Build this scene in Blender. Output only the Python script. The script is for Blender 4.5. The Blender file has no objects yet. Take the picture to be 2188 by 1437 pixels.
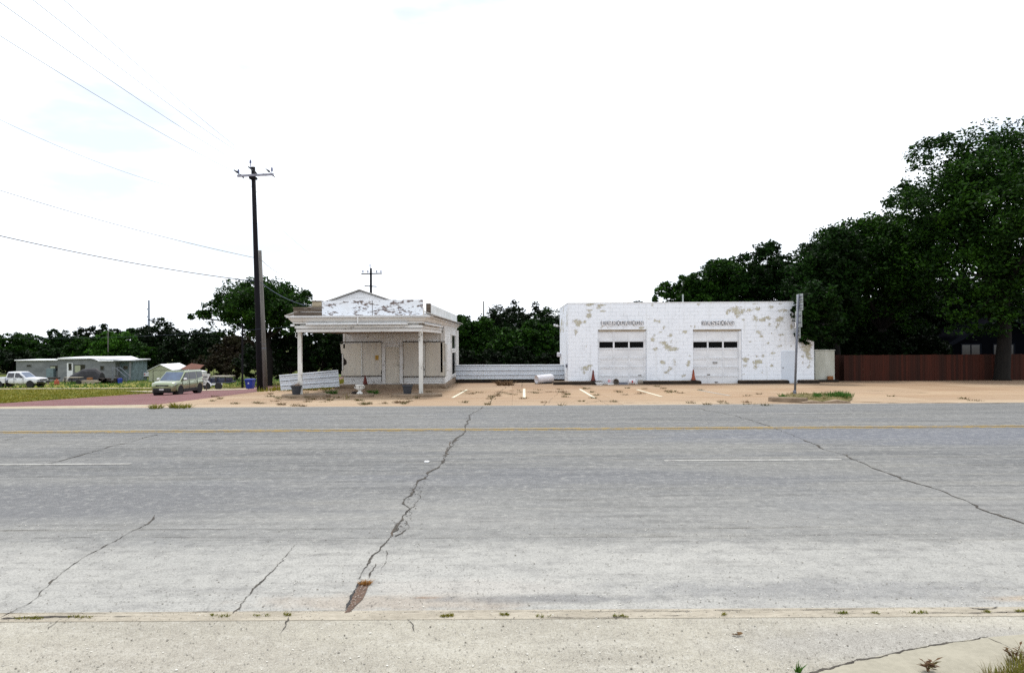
import bpy, math, random
import numpy as np
from mathutils import Vector, Matrix, Quaternion
R = math.radians
rnd = random.Random(7)
scene = bpy.context.scene
COL = scene.collection
PI = math.pi

# ------------------------------------------------------------------ camera
CAMH = 2.13
F = 1500.0
cam_d = bpy.data.cameras.new('camera'); cam = bpy.data.objects.new('camera', cam_d); COL.objects.link(cam)
cam_d.sensor_width = 36; cam_d.lens = F / 2188 * 36; cam_d.clip_end = 3000; cam_d.clip_start = 0.05
ROT = (Matrix.Rotation(R(90.25), 3, 'X') @ Matrix.Rotation(R(-0.34), 3, 'Z'))
cam.matrix_world = Matrix.Translation((0, 0, CAMH)) @ ROT.to_4x4()
scene.camera = cam

# ------------------------------------------------------------------ terrain height
def sstep(a, b, t):
    t = min(1, max(0, (t - a) / (b - a))); return t * t * (3 - 2 * t)
MY = [22.7, 30, 37, 50, 67, 82, 110, 150]
MZ = [0, .5, .95, 1.25, 1.75, 2.05, 2.1, 2.1]
def g(x, y):
    z = .05 * max(0, 1 - ((y - 15.5) / 6.5) ** 2)
    if y > 22.7:
        z -= .022 * (min(y, 110) - 22.7)
        m = float(np.interp(y, MY, MZ))
        k = sstep(-9, -25, x) if x < -9 else 0
        t = min(1, max(0, (-x - 9) / 16)); k = t * t * (3 - 2 * t)
        z -= k * m * .82
    return z

def ray(px, py):
    d = ROT @ Vector(((px - 1094) / F, -(py - 718.5) / F, -1))
    return d / d.y
def W(px, py, Y):
    d = ray(px, py); return Vector((d.x * Y, Y, CAMH + d.z * Y))
def G(px, py, off=0.0):
    d = ray(px, py); Y = 1.0; prev = None
    while Y < 400:
        p = Vector((d.x * Y, Y, CAMH + d.z * Y))
        if p.z <= g(p.x, p.y) + off:
            lo, hi = Y - .25, Y
            for _ in range(20):
                m = (lo + hi) / 2
                if CAMH + d.z * m <= g(d.x * m, m) + off: hi = m
                else: lo = m
            return Vector((d.x * hi, hi, g(d.x * hi, hi) + off))
        Y += .25
    return W(px, py, 400)
def U(px, Y):            # world x of a photo column at distance Y (near mid height)
    return (px - 1094) * Y / F

# ------------------------------------------------------------------ mesh builder
class MB:
    def __init__(s): s.v = []; s.f = []
    def add(s, vs, fs):
        n = len(s.v); s.v += [tuple(p) for p in vs]; s.f += [tuple(i + n for i in f) for f in fs]; return s
    def box(s, x0, x1, y0, y1, z0, z1):
        return s.add([(x0,y0,z0),(x1,y0,z0),(x1,y1,z0),(x0,y1,z0),(x0,y0,z1),(x1,y0,z1),(x1,y1,z1),(x0,y1,z1)],
                     [(0,3,2,1),(4,5,6,7),(0,1,5,4),(1,2,6,5),(2,3,7,6),(3,0,4,7)])
    def bbox(s, x0, x1, y0, y1, z0, z1, b=.01):       # box with chamfered vertical+top edges
        b = min(b, (x1-x0)/3, (y1-y0)/3, (z1-z0)/3)
        def ring(x0,x1,y0,y1,z,c):
            return [(x0+c,y0,z),(x1-c,y0,z),(x1,y0+c,z),(x1,y1-c,z),(x1-c,y1,z),(x0+c,y1,z),(x0,y1-c,z),(x0,y0+c,z)]
        rs = [ring(x0+b,x1-b,y0+b,y1-b,z0,b/2), ring(x0,x1,y0,y1,z0+b,b), ring(x0,x1,y0,y1,z1-b,b), ring(x0+b,x1-b,y0+b,y1-b,z1,b/2)]
        return s.loft(rs)
    def loft(s, rings, caps=True, closed=True):
        n = len(rings[0]); base = len(s.v)
        for r in rings: s.v += [tuple(p) for p in r]
        for i in range(len(rings) - 1):
            for j in range(n if closed else n - 1):
                a = base + i*n + j; b = base + i*n + (j+1) % n
                s.f.append((a, b, b + n, a + n))
        if caps and closed:
            s.f.append(tuple(base + j for j in reversed(range(n))))
            s.f.append(tuple(base + (len(rings)-1)*n + j for j in range(n)))
        return s
    def tube(s, pts, rad, n=8, caps=True):
        pts = [Vector(p) for p in pts]
        if not isinstance(rad, (list, tuple)): rad = [rad] * len(pts)
        rings = []
        for i, p in enumerate(pts):
            t = (pts[min(i+1, len(pts)-1)] - pts[max(i-1, 0)]).normalized()
            ref = Vector((0,0,1)) if abs(t.z) < .9 else Vector((1,0,0))
            a = t.cross(ref).normalized(); b = a.cross(t).normalized()
            rings.append([p + (a*math.cos(2*PI*k/n) + b*math.sin(2*PI*k/n)) * rad[i] for k in range(n)])
        return s.loft(rings, caps)
    def lathe(s, c, prof, n=20, axis='Z', caps=True):
        rings = []
        for r, z in prof:
            ring = []
            for k in range(n):
                a = 2*PI*k/n; u, w = r*math.cos(a), r*math.sin(a)
                q = {'Z': (u, w, z), 'X': (z, u, w), 'Y': (w, z, u)}[axis]
                ring.append((c[0]+q[0], c[1]+q[1], c[2]+q[2]))
            rings.append(ring)
        return s.loft(rings, caps)
    def prism(s, poly, y0, y1):       # poly in (x,z), extruded along y
        n = len(poly); a = [(x, y0, z) for x, z in poly]; b = [(x, y1, z) for x, z in poly]
        return s.add(a + b, [tuple(range(n)), tuple(reversed(range(n, 2*n)))] + [(i, n+i, n+(i+1)%n, (i+1)%n)[::-1] for i in range(n)])
    def prism_x(s, poly, x0, x1):     # poly in (y,z), extruded along x
        n = len(poly); a = [(x0, y, z) for y, z in poly]; b = [(x1, y, z) for y, z in poly]
        return s.add(a + b, [tuple(range(n)), tuple(reversed(range(n, 2*n)))] + [(i, n+i, n+(i+1)%n, (i+1)%n)[::-1] for i in range(n)])
    def slab(s, poly, z0, z1):        # poly in (x,y), extruded along z
        n = len(poly); a = [(x, y, z0) for x, y in poly]; b = [(x, y, z1) for x, y in poly]
        return s.add(a + b, [tuple(reversed(range(n))), tuple(range(n, 2*n))] + [(i, (i+1)%n, n+(i+1)%n, n+i) for i in range(n)])
    def quad(s, *p): return s.add(p, [tuple(range(len(p)))])
    def xf(s, M):
        s.v = [tuple(M @ Vector(p)) for p in s.v]; return s
    def build(s, name, mat, parent=None, smooth=False, base=None, local=False, recalc=False, bevel=0):
        o0 = Vector((0,0,0))
        if not local:
            if parent is not None: o0 = Vector(ORG[parent.name])
            elif base is not None: o0 = Vector(base)
        v = s.v if o0.length == 0 else [(p[0]-o0.x, p[1]-o0.y, p[2]-o0.z) for p in s.v]
        me = bpy.data.meshes.new(name); me.from_pydata(v, [], s.f); me.update()
        if recalc:
            import bmesh
            b = bmesh.new(); b.from_mesh(me); bmesh.ops.recalc_face_normals(b, faces=b.faces); b.to_mesh(me); b.free()
        return link(name, me, mat, parent, smooth, o0, bevel)
ORG = {}
def link(name, me, mat, parent=None, smooth=False, origin=(0,0,0), bevel=0):
    o = bpy.data.objects.new(name, me); COL.objects.link(o)
    if mat is not None: me.materials.append(mat)
    if smooth: me.polygons.foreach_set('use_smooth', [True]*len(me.polygons))
    if parent is not None: o.parent = parent; ORG[o.name] = ORG[parent.name]
    else: o.location = origin; ORG[o.name] = tuple(origin)
    if bevel:
        m = o.modifiers.new('bevel', 'BEVEL'); m.width = bevel; m.segments = 2; m.limit_method = 'ANGLE'
    return o
def tag(o, label=None, cat=None, group=None, kind=None):
    if label: o['label'] = label
    if cat: o['category'] = cat
    if group: o['group'] = group
    if kind: o['kind'] = kind
    return o
def thing(name, label, cat, loc=(0,0,0), rz=0, group=None):
    o = bpy.data.objects.new(name, None); COL.objects.link(o); o.empty_display_size = .2
    o.location = loc; o.rotation_euler = (0,0,rz); ORG[o.name] = tuple(loc)
    return tag(o, label, cat, group)
def children(o): return [c for c in bpy.data.objects if c.parent == o]
def dup(o, parent=None):
    c = o.copy(); COL.objects.link(c)
    if parent is not None: c.parent = parent
    for ch in children(o):
        if ch != c: dup(ch, c)
    return c

# ------------------------------------------------------------------ materials
class NT:
    def __init__(s, name):
        s.m = bpy.data.materials.new(name); s.m.use_nodes = True
        s.n = s.m.node_tree.nodes; s.l = s.m.node_tree.links
        s.b = s.n['Principled BSDF']; s.tc = s.n.new('ShaderNodeTexCoord')
        s.b.inputs['Specular IOR Level'].default_value = .3
    def set(s, sock, val):
        if isinstance(val, bpy.types.NodeSocket): s.l.new(val, sock)
        else:
            if isinstance(val, (tuple, list)) and len(val) == 3 and sock.type == 'RGBA': val = (*val, 1)
            sock.default_value = val
    def coords(s, scale=(1,1,1), loc=(0,0,0), src='Object'):
        mp = s.n.new('ShaderNodeMapping'); s.l.new(s.tc.outputs[src], mp.inputs[0])
        mp.inputs['Scale'].default_value = scale; mp.inputs['Location'].default_value = loc; return mp.outputs[0]
    def noise(s, scale, detail=4, rough=.55, vec=None, stretch=None, loc=(0,0,0), dist=0):
        t = s.n.new('ShaderNodeTexNoise'); t.inputs['Scale'].default_value = scale
        t.inputs['Detail'].default_value = detail; t.inputs['Roughness'].default_value = rough; t.inputs['Distortion'].default_value = dist
        s.l.new(vec if vec is not None else s.coords(stretch or (1,1,1), loc), t.inputs['Vector']); return t.outputs['Fac']
    def ramp(s, fac, a=.4, b=.6, lo=0, hi=1, smooth=True):
        r = s.n.new('ShaderNodeMapRange'); r.interpolation_type = 'SMOOTHSTEP' if smooth else 'LINEAR'
        s.set(r.inputs['Value'], fac); r.inputs['From Min'].default_value = a; r.inputs['From Max'].default_value = b
        r.inputs['To Min'].default_value = lo; r.inputs['To Max'].default_value = hi; return r.outputs['Result']
    def mix(s, fac, a, b, blend='MIX'):
        m = s.n.new('ShaderNodeMix'); m.data_type = 'RGBA'; m.blend_type = blend
        s.set(m.inputs[0], fac); s.set(m.inputs[6], a); s.set(m.inputs[7], b); return m.outputs[2]
    def math(s, op, a, b=0.0, c=0.0):
        m = s.n.new('ShaderNodeMath'); m.operation = op
        s.set(m.inputs[0], a); s.set(m.inputs[1], b); s.set(m.inputs[2], c); return m.outputs[0]
    def sep(s, src='Object'):
        x = s.n.new('ShaderNodeSeparateXYZ'); s.l.new(s.tc.outputs[src], x.inputs[0]); return x.outputs
    def attr(s, name):
        a = s.n.new('ShaderNodeAttribute'); a.attribute_name = name; return a.outputs['Fac']
    def island(s):
        return s.n.new('ShaderNodeNewGeometry').outputs['Random Per Island']
    def objrand(s): return s.n.new('ShaderNodeObjectInfo').outputs['Random']
    def brick(s, w, h, mortar=.012, plane='XZ', offset=.5, smooth=.1, c=((0,0,0),(1,1,1),(0,0,0))):
        cm = s.n.new('ShaderNodeCombineXYZ'); sp = s.sep()
        s.l.new(sp[0 if plane[0]=='X' else 1], cm.inputs[0]); s.l.new(sp[2 if plane[1]=='Z' else (1 if plane[1]=='Y' else 0)], cm.inputs[1])
        t = s.n.new('ShaderNodeTexBrick'); s.l.new(cm.outputs[0], t.inputs['Vector'])
        t.inputs['Scale'].default_value = 1; t.inputs['Brick Width'].default_value = w; t.inputs['Row Height'].default_value = h
        t.inputs['Mortar Size'].default_value = mortar; t.inputs['Mortar Smooth'].default_value = smooth; t.offset = offset
        for i, k in enumerate(('Color1', 'Color2', 'Mortar')): t.inputs[k].default_value = (*c[i], 1)
        return t.outputs['Color'], t.outputs['Fac']
    def blob(s, x, y, rx, ry, nz=None, amt=.6):     # soft spot of wear or shade
        sp = s.sep()
        a = s.math('DIVIDE', s.math('SUBTRACT', sp[0], x), rx); b = s.math('DIVIDE', s.math('SUBTRACT', sp[1], y), ry)
        d = s.math('SQRT', s.math('ADD', s.math('MULTIPLY', a, a), s.math('MULTIPLY', b, b)))
        if nz is not None: d = s.math('ADD', d, s.math('MULTIPLY', s.math('SUBTRACT', nz, .5), amt))
        return s.ramp(d, .35, 1.0, 1, 0)
    def out(s, color, rough=.85, bump=None, bstr=.3, bdist=.01, metal=0.0):
        s.set(s.b.inputs['Base Color'], color); s.set(s.b.inputs['Roughness'], rough); s.set(s.b.inputs['Metallic'], metal)
        if bump is not None:
            b = s.n.new('ShaderNodeBump'); b.inputs['Strength'].default_value = bstr; b.inputs['Distance'].default_value = bdist
            s.l.new(bump, b.inputs['Height']); s.l.new(b.outputs[0], s.b.inputs['Normal'])
        return s.m
def mat(name, c1, c2=None, scale=3, rough=.8, bump=0, metal=0.0, stretch=(1,1,1), lo=.35, hi=.65, spec=.3, fine=.25):
    t = NT(name); c2 = c2 or tuple(c*.75 for c in c1)
    n1 = t.noise(scale, 5, .6, stretch=stretch); n2 = t.noise(scale*9, 3, .6, stretch=stretch)
    f = t.math('ADD', t.math('MULTIPLY', n1, 1-fine), t.math('MULTIPLY', n2, fine))
    t.b.inputs['Specular IOR Level'].default_value = spec
    return t.out(t.mix(t.ramp(f, lo, hi), c1, c2), rough, n2 if bump else None, bump, .01, metal)

def peel(name, paint, under, amount=.5, scale=2.2, stretch=(1,1,1), paint2=None, under2=None):
    t = NT(name)
    n1 = t.noise(scale, 7, .68, stretch=stretch); n2 = t.noise(scale*3.3, 6, .7, stretch=stretch, loc=(7,3,1)); n3 = t.noise(1.1, 4, .6, stretch=stretch, loc=(3,9,2))
    n4 = t.noise(40, 3, .6)
    m = t.ramp(t.math('ADD', t.math('MULTIPLY', n1, .55), t.math('MULTIPLY', n2, .45)), amount, amount + .025)
    p = t.mix(t.ramp(n3, .3, .7), paint, paint2 or tuple(c*.8 for c in paint))
    u = t.mix(t.ramp(n2, .4, .6), under, under2 or tuple(c*.5 for c in under))
    hgt = t.math('SUBTRACT', t.math('MULTIPLY', n4, .15), m)
    return t.out(t.mix(m, p, u), .75, hgt, .35, .006)

M = {}
M['white'] = peel('painted_board', (.72,.72,.71), (.20,.17,.14), .583, 2.6, (1,1,2.5), (.61,.605,.59))
M['white_post'] = peel('painted_post', (.74,.73,.70), (.16,.14,.12), .57, 4, (1,1,.35), (.54,.54,.51))
M['parapet'] = peel('peeling_parapet_paint', (.80,.83,.88), (.26,.20,.18), .515, 2.1, (1,1,2.6), (.74,.75,.77), (.15,.12,.11))
M['parapet_side'] = peel('worn_side_parapet', (.76,.78,.80), (.34,.31,.27), .63, 2.4, (1,1,1), (.6,.63,.62))
M['gable_paint'] = peel('gable_paint', (.82,.82,.83), (.30,.26,.22), .60, 2.6, (1,1,2.5), (.72,.72,.73))
M['board'] = peel('plywood_board', (.61,.57,.485), (.26,.22,.17), .60, 2, (3,1,.3), (.50,.47,.42))
M['door'] = peel('faded_door_paint', (.64,.60,.52), (.42,.36,.29), .65, 2, (1,1,1), (.55,.51,.44))
M['woodgrey'] = mat('weathered_wood', (.17,.13,.095), (.07,.052,.04), 2.5, .9, .3, stretch=(.6,1,5))
M['woodtan'] = mat('bare_tan_wood', (.42,.36,.26), (.26,.21,.15), 3, .9, .3, stretch=(.6,1,4))
M['joint_shadow'] = mat('joint_shade', (.13,.105,.085), (.06,.05,.04), 8, .95)  # dark colour for the shade painted round the boarding sheets
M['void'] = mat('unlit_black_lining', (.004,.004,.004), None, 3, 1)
M['dark_wood'] = mat('dark_strip_shade', (.05,.04,.035), (.02,.017,.015), 4, .95, .3)
M['roof'] = mat('roof_sheet', (.45,.43,.40), (.32,.30,.28), 2)
M['soffit'] = mat('soffit_boards', (.34,.26,.20), (.26,.195,.15), 2, .85, .1, stretch=(5,.5,1))
M['kerb'] = mat('concrete_kerb', (.29,.22,.155), (.17,.125,.085), 3, .9, .4)
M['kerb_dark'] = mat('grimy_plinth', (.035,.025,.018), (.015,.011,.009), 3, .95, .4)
M['slabtop'] = mat('pale_concrete', (.42,.36,.28), (.30,.25,.19), 2, .9, .3)
M['metal_sheet'] = mat('galvanised_sheet', (.68,.73,.79), (.58,.63,.69), .6, .5, 0, 0.0, (1,1,3), spec=.4, fine=.05)
M['glass'] = None
M['black'] = mat('black_rubber', (.018,.018,.02), (.03,.03,.03), 8, .8, .1)
M['pot'] = mat('dark_plastic', (.045,.05,.06), (.03,.033,.04), 5, .55)
M['cone'] = mat('faded_orange_plastic', (.30,.075,.035), (.19,.045,.025), 5, .6)
M['cone_dark'] = mat('dirty_red_plastic', (.17,.04,.03), (.10,.025,.02), 5, .7)
M['whiteplastic'] = mat('white_plastic', (.74,.73,.76), (.55,.54,.58), 4, .5, .15)
M['red'] = mat('red_print', (.5,.05,.06), None, 5, .6)
M['grey_bucket'] = mat('dirty_bucket', (.30,.27,.23), (.16,.14,.12), 6, .8, .3)
M['steel'] = mat('galvanised_steel', (.20,.21,.25), (.14,.15,.18), 5, .5, .05, .35)
M['alu'] = mat('aluminium_back', (.40,.44,.42), (.30,.33,.32), 3, .45, .05, .3, spec=.5)
M['pole_dark'] = mat('creosoted_pole', (.005,.0045,.008), (.003,.0025,.004), 3, .9, .3, stretch=(3,3,.3))
M['pole_grey'] = mat('weathered_grey_pole', (.20,.19,.175), (.12,.11,.10), 3, .95, .4, stretch=(4,4,.25))
M['pole_pale'] = mat('pale_metal_pole', (.33,.36,.45), None, 3, .6)
M['arm'] = mat('pale_cross_arm', (.36,.36,.42), (.2,.2,.24), 4, .8, .2)
M['insul'] = mat('glazed_insulator', (.10,.13,.30), (.05,.06,.14), 5, .35, spec=.5)
M['wire'] = mat('dull_wire', (.40,.48,.55), None, 3, .6)
M['wire_dark'] = mat('dark_cable', (.05,.07,.11), None, 3, .6)
M['bluebin'] = mat('blue_bin_plastic', (.02,.045,.30), (.015,.03,.2), 3, .5)
M['tarp'] = mat('black_tarp', (.016,.015,.018), (.03,.03,.034), 2, .6, .5)
M['house_wall'] = mat('grey_green_siding', (.225,.235,.24), (.15,.16,.165), .8, .8, .1, stretch=(1,1,2))
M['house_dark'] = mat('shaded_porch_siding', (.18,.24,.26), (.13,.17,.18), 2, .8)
M['whitewood'] = mat('white_trim', (.78,.79,.80), (.68,.69,.70), 3, .6)
M['roofwhite'] = mat('white_coated_roof', (.82,.83,.84), (.74,.75,.77), 1.5, .6)
M['shed'] = mat('cream_shed_panel', (.40,.42,.30), (.30,.32,.22), 3, .7, .05, stretch=(1,1,6))
M['rust'] = mat('rusty_tin', (.14,.05,.03), (.09,.035,.022), 2, .85, .2)
M['dark_glass'] = mat('dark_window_glass', (.012,.013,.018), (.02,.02,.026), 2, .08, spec=.6)
M['car_glass'] = mat('tinted_car_glass', (.016,.017,.028), (.022,.024,.035), 2, .05, spec=.7)
M['windscreen'] = mat('windscreen_glass', (.03,.05,.10), (.06,.10,.17), 2, .04, spec=1.0)
M['chrome'] = mat('dull_chrome', (.55,.56,.58), (.4,.41,.43), 5, .25, 0, .8)
M['lamp'] = mat('headlamp_glass', (.35,.36,.36), (.5,.5,.5), 8, .1, 0, .2, spec=.6)
M['truck_white'] = mat('white_truck_paint', (.74,.75,.80), (.66,.67,.70), 2, .25, spec=.6)
M['truck_dark'] = mat('dark_blue_paint', (.025,.035,.08), (.018,.024,.05), 2, .3, spec=.6)
M['car_green'] = mat('green_silver_paint', (.26,.30,.17), (.24,.28,.155), 2, .25, 0, .55, spec=.8)
M['car_green'].node_tree.nodes['Principled BSDF'].inputs['Coat Weight'].default_value = 1; M['car_green'].node_tree.nodes['Principled BSDF'].inputs['Coat IOR'].default_value = 1.6; M['car_green'].node_tree.nodes['Principled BSDF'].inputs['Coat Roughness'].default_value = .04
M['dark_rim'] = mat('dark_alloy', (.07,.07,.075), (.05,.05,.055), 5, .4, 0, .5)
M['car_trim'] = mat('dark_trim', (.02,.02,.022), None, 3, .5)
M['dirt'] = mat('dark_dirt', (.10,.075,.055), (.055,.04,.03), 12, .95, .6)
M['crack'] = mat('crack_dirt', (.085,.075,.062), (.035,.030,.026), 12, 1, .5)
M['joint'] = mat('joint_dirt', (.13,.09,.05), (.07,.052,.03), 8, 1, .3)
M['pothole'] = mat('pothole_soil', (.19,.125,.09), (.09,.06,.048), 22, 1, .9, fine=.55)
M['bark'] = mat('tree_bark', (.012,.010,.008), (.006,.005,.0045), 4, .95, .6, stretch=(3,3,.5))
M['orange'] = mat('orange_barrel', (.45,.10,.05), (.3,.07,.04), 4, .6)
M['lumber'] = mat('old_lumber', (.42,.37,.28), (.22,.19,.14), 4, .85, .2, stretch=(.5,3,3))
M['brown_box'] = mat('brown_board', (.30,.13,.05), (.2,.08,.03), 5, .8)
M['notice'] = mat('yellow_notice', (.55,.32,.03), (.42,.22,.02), 9, .7)
M['ink'] = mat('faded_black_ink', (.06,.06,.06), (.15,.15,.15), 6, .8)
M['poster'] = mat('weathered_white_board', (.68,.70,.66), (.52,.55,.50), 3, .7)
M['plate'] = mat('number_plate', (.6,.6,.6), None, 9, .5)
M['dry'] = mat('dry_leaf', (.17,.10,.045), (.09,.055,.028), 6, .9)
M['dry_orange'] = mat('dry_orange_leaf', (.32,.15,.03), (.18,.08,.02), 6, .9)
M['line_white'] = None

def glass_mat():
    t = NT('window_pane'); nd, lk = t.n, t.l
    tr = nd.new('ShaderNodeBsdfTransparent'); tr.inputs[0].default_value = (.3,.3,.3,1)
    gl = nd.new('ShaderNodeBsdfGlossy'); gl.inputs['Roughness'].default_value = .05
    mx = nd.new('ShaderNodeMixShader'); mx.inputs[0].default_value = .006
    lk.new(tr.outputs[0], mx.inputs[1]); lk.new(gl.outputs[0], mx.inputs[2]); lk.new(mx.outputs[0], nd['Material Output'].inputs[0])
    return t.m
M['glass'] = glass_mat()

def leaf_mat(name, a, b, c):
    t = NT(name); i = t.island(); big = t.noise(.55, 4, .6)
    col = t.mix(t.ramp(i, 0, 1, smooth=False), a, b); col = t.mix(t.ramp(t.math('ADD', t.math('MULTIPLY', big, .75), t.math('MULTIPLY', i, .25)), .46, .66), col, c)
    t.out(col, .55); t.b.inputs['Specular IOR Level'].default_value = .08
    tl = t.n.new('ShaderNodeBsdfTranslucent'); t.l.new(col, tl.inputs[0])
    mx = t.n.new('ShaderNodeMixShader'); mx.inputs[0].default_value = .22
    t.l.new(t.b.outputs[0], mx.inputs[1]); t.l.new(tl.outputs[0], mx.inputs[2]); t.l.new(mx.outputs[0], t.n['Material Output'].inputs[0])
    return t.m
M['leaf_dark'] = leaf_mat('dark_foliage', (.004,.010,.003), (.009,.026,.004), (.015,.047,.006))
M['leaf_mid'] = leaf_mat('green_foliage', (.005,.016,.003), (.015,.046,.005), (.033,.090,.008))
M['leaf_bright'] = leaf_mat('bright_foliage', (.014,.046,.005), (.036,.105,.009), (.066,.175,.014))
M['leaf_red'] = leaf_mat('reddish_weed', (.10,.05,.03), (.15,.09,.045), (.07,.07,.02))
M['leaf_brown'] = leaf_mat('dead_brush', (.014,.010,.006), (.028,.020,.011), (.022,.024,.008))
M['leaf_dim'] = leaf_mat('deep_foliage', (.003,.006,.002), (.005,.012,.003), (.009,.026,.005))
M['grass_green'] = leaf_mat('green_grass', (.045,.11,.018), (.09,.15,.025), (.03,.13,.02))
M['grass_olive'] = leaf_mat('olive_grass', (.15,.15,.015), (.24,.20,.03), (.10,.13,.014))
M['weed'] = leaf_mat('creeping_weed', (.055,.06,.012), (.10,.085,.025), (.04,.06,.012))
M['grass_dry'] = leaf_mat('dry_grass', (.20,.17,.07), (.12,.12,.04), (.28,.22,.10))

def highway_mat():
    t = NT('worn_asphalt'); sp = t.sep()
    streak = t.noise(1.0, 6, .62, stretch=(.09, 1.5, 1)); streak2 = t.noise(1.0, 5, .7, stretch=(.35, 7, 1), loc=(3,1,0)); streak3 = t.noise(1.0, 4, .65, stretch=(.16, 3.2, 1), loc=(9,4,0))
    agg = t.noise(46, 3, .8); agg2 = t.noise(120, 2, .75); agg3 = t.noise(7, 10, .92, loc=(4,4,0)); big = t.noise(.35, 4, .6); mid = t.noise(2.5, 5, .65, stretch=(.7,1.5,1))
    asp = t.mix(t.ramp(streak, .33, .67), (0.095,0.098,0.103), (0.155,0.155,0.153))
    asp = t.mix(t.ramp(streak2, .47, .62, 0, .85), asp, (0.056,0.058,0.060))
    asp = t.mix(t.ramp(streak3, .50, .68, 0, .55), asp, (0.185,0.178,0.157))
    asp = t.mix(t.ramp(big, .48, .72, 0, .45), asp, (0.087,0.095,0.112))
    pale = t.mix(t.ramp(big, .3, .7), (0.371,0.363,0.337), (0.303,0.299,0.280))
    pale = t.mix(t.ramp(mid, .45, .68, 0, .65), pale, (0.215,0.211,0.202))
    pale = t.mix(t.ramp(streak2, .52, .68, 0, .5), pale, (0.189,0.181,0.168))
    yw = t.math('ADD', sp[1], t.math('MULTIPLY', t.math('SUBTRACT', mid, .5), .6))
    edge = t.ramp(yw, 6.9, 8.0, 1, 0)
    edge2 = t.ramp(yw, 7.5, 11.5, .42, 0)
    col = t.mix(t.math('MAXIMUM', edge, edge2), asp, pale)
    nb = t.noise(1.2, 5, .6, stretch=(.35,1.2,1))
    for bx_, by_, rx_, ry_, am_, cc_ in ((-7,9.4,7,1.5,.85,(.095,.098,.108)), (9.5,15.0,9,1.8,.8,(.095,.105,.135)), (1.5,10.8,6,1.0,.6,(.10,.105,.12)), (6.5,8.6,3,.5,.3,(.12,.12,.125)), (-14,14.3,8,1.0,.4,(.19,.185,.17)), (2.5,13.4,5,1.0,.35,(.205,.20,.18)), (4.6,11.4,3.2,.9,.35,(.21,.205,.185))):
        col = t.mix(t.math('MULTIPLY', t.blob(bx_, by_, rx_, ry_, nb, 1.2), am_), col, cc_)
    nz = t.noise(3.5, 5, .65)
    st = t.blob(-.95, 5.72, 1.5, .26, nz, 1.3); col = t.mix(t.math('MULTIPLY', st, .6), col, (0.333,0.273,0.210))
    st4 = t.blob(-.72, 5.82, .17, .035, nz, 1.3); col = t.mix(t.math('MULTIPLY', st4, .9), col, (0.227,0.144,0.089))
    st3 = t.blob(-.35, 6.05, 1.2, .30, nz, 1.0); col = t.mix(t.math('MULTIPLY', st3, .6), col, (0.401,0.378,0.343))
    st2 = t.blob(4.5, 5.72, .8, .11, nz, .9); col = t.mix(t.math('MULTIPLY', st2, .8), col, (0.348,0.257,0.164))
    wet = t.blob(.3, 5.78, 1.3, .13, nz, 1.6); col = t.mix(t.math('MULTIPLY', wet, .65), col, (0.129,0.129,0.135))
    wet2 = t.blob(2.6, 5.95, 2.4, .34, nz, 1.7); col = t.mix(t.math('MULTIPLY', wet2, .55), col, (0.174,0.174,0.179))
    ef = t.ramp(sp[1], 22.2, 22.7, 0, .5); col = t.mix(ef, col, (0.273,0.249,0.216))
    col = t.mix(t.ramp(agg3, .51, .60, 0, .45), col, (0.068,0.067,0.063)); col = t.mix(t.ramp(agg3, .49, .40, 0, .38), col, (0.454,0.442,0.404)); col = t.mix(t.ramp(agg, .47, .62, 0, .40), col, (0.091,0.087,0.082)); col = t.mix(t.ramp(agg2, .50, .64, 0, .40), col, (0.394,0.386,0.359))
    return t.out(col, .88, agg, .6, .006)
def apron_mat():
    t = NT('pale_gravelly_concrete'); agg = t.noise(44, 3, .8); agg2 = t.noise(115, 2, .75); agg3 = t.noise(8, 10, .92, loc=(2,5,0)); big = t.noise(.6, 5, .6); st = t.noise(1, 4, .6, stretch=(.35, 2.2, 1))
    col = t.mix(t.ramp(big, .35, .65), (0.337,0.312,0.251), (0.271,0.249,0.202)); col = t.mix(t.ramp(st, .45, .68, 0, .7), col, (0.403,0.381,0.322))
    nz = t.noise(2.5, 5, .65)
    b1 = t.blob(2.9, 4.9, 1.9, .42, nz, .8); col = t.mix(t.math('MULTIPLY', b1, .65), col, (0.263,0.252,0.236))
    b2 = t.blob(-2.4, 4.75, 1.5, .45, nz, .8); col = t.mix(t.math('MULTIPLY', b2, .4), col, (0.308,0.282,0.239))
    col = t.mix(t.ramp(agg3, .51, .60, 0, .45), col, (0.147,0.132,0.112)); col = t.mix(t.ramp(agg3, .49, .40, 0, .4), col, (0.513,0.498,0.449)); col = t.mix(t.ramp(agg, .47, .62, 0, .45), col, (0.140,0.129,0.112)); col = t.mix(t.ramp(agg2, .50, .64, 0, .6), col, (0.483,0.469,0.426))
    return t.out(col, .9, agg, .6, .006)
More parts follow.
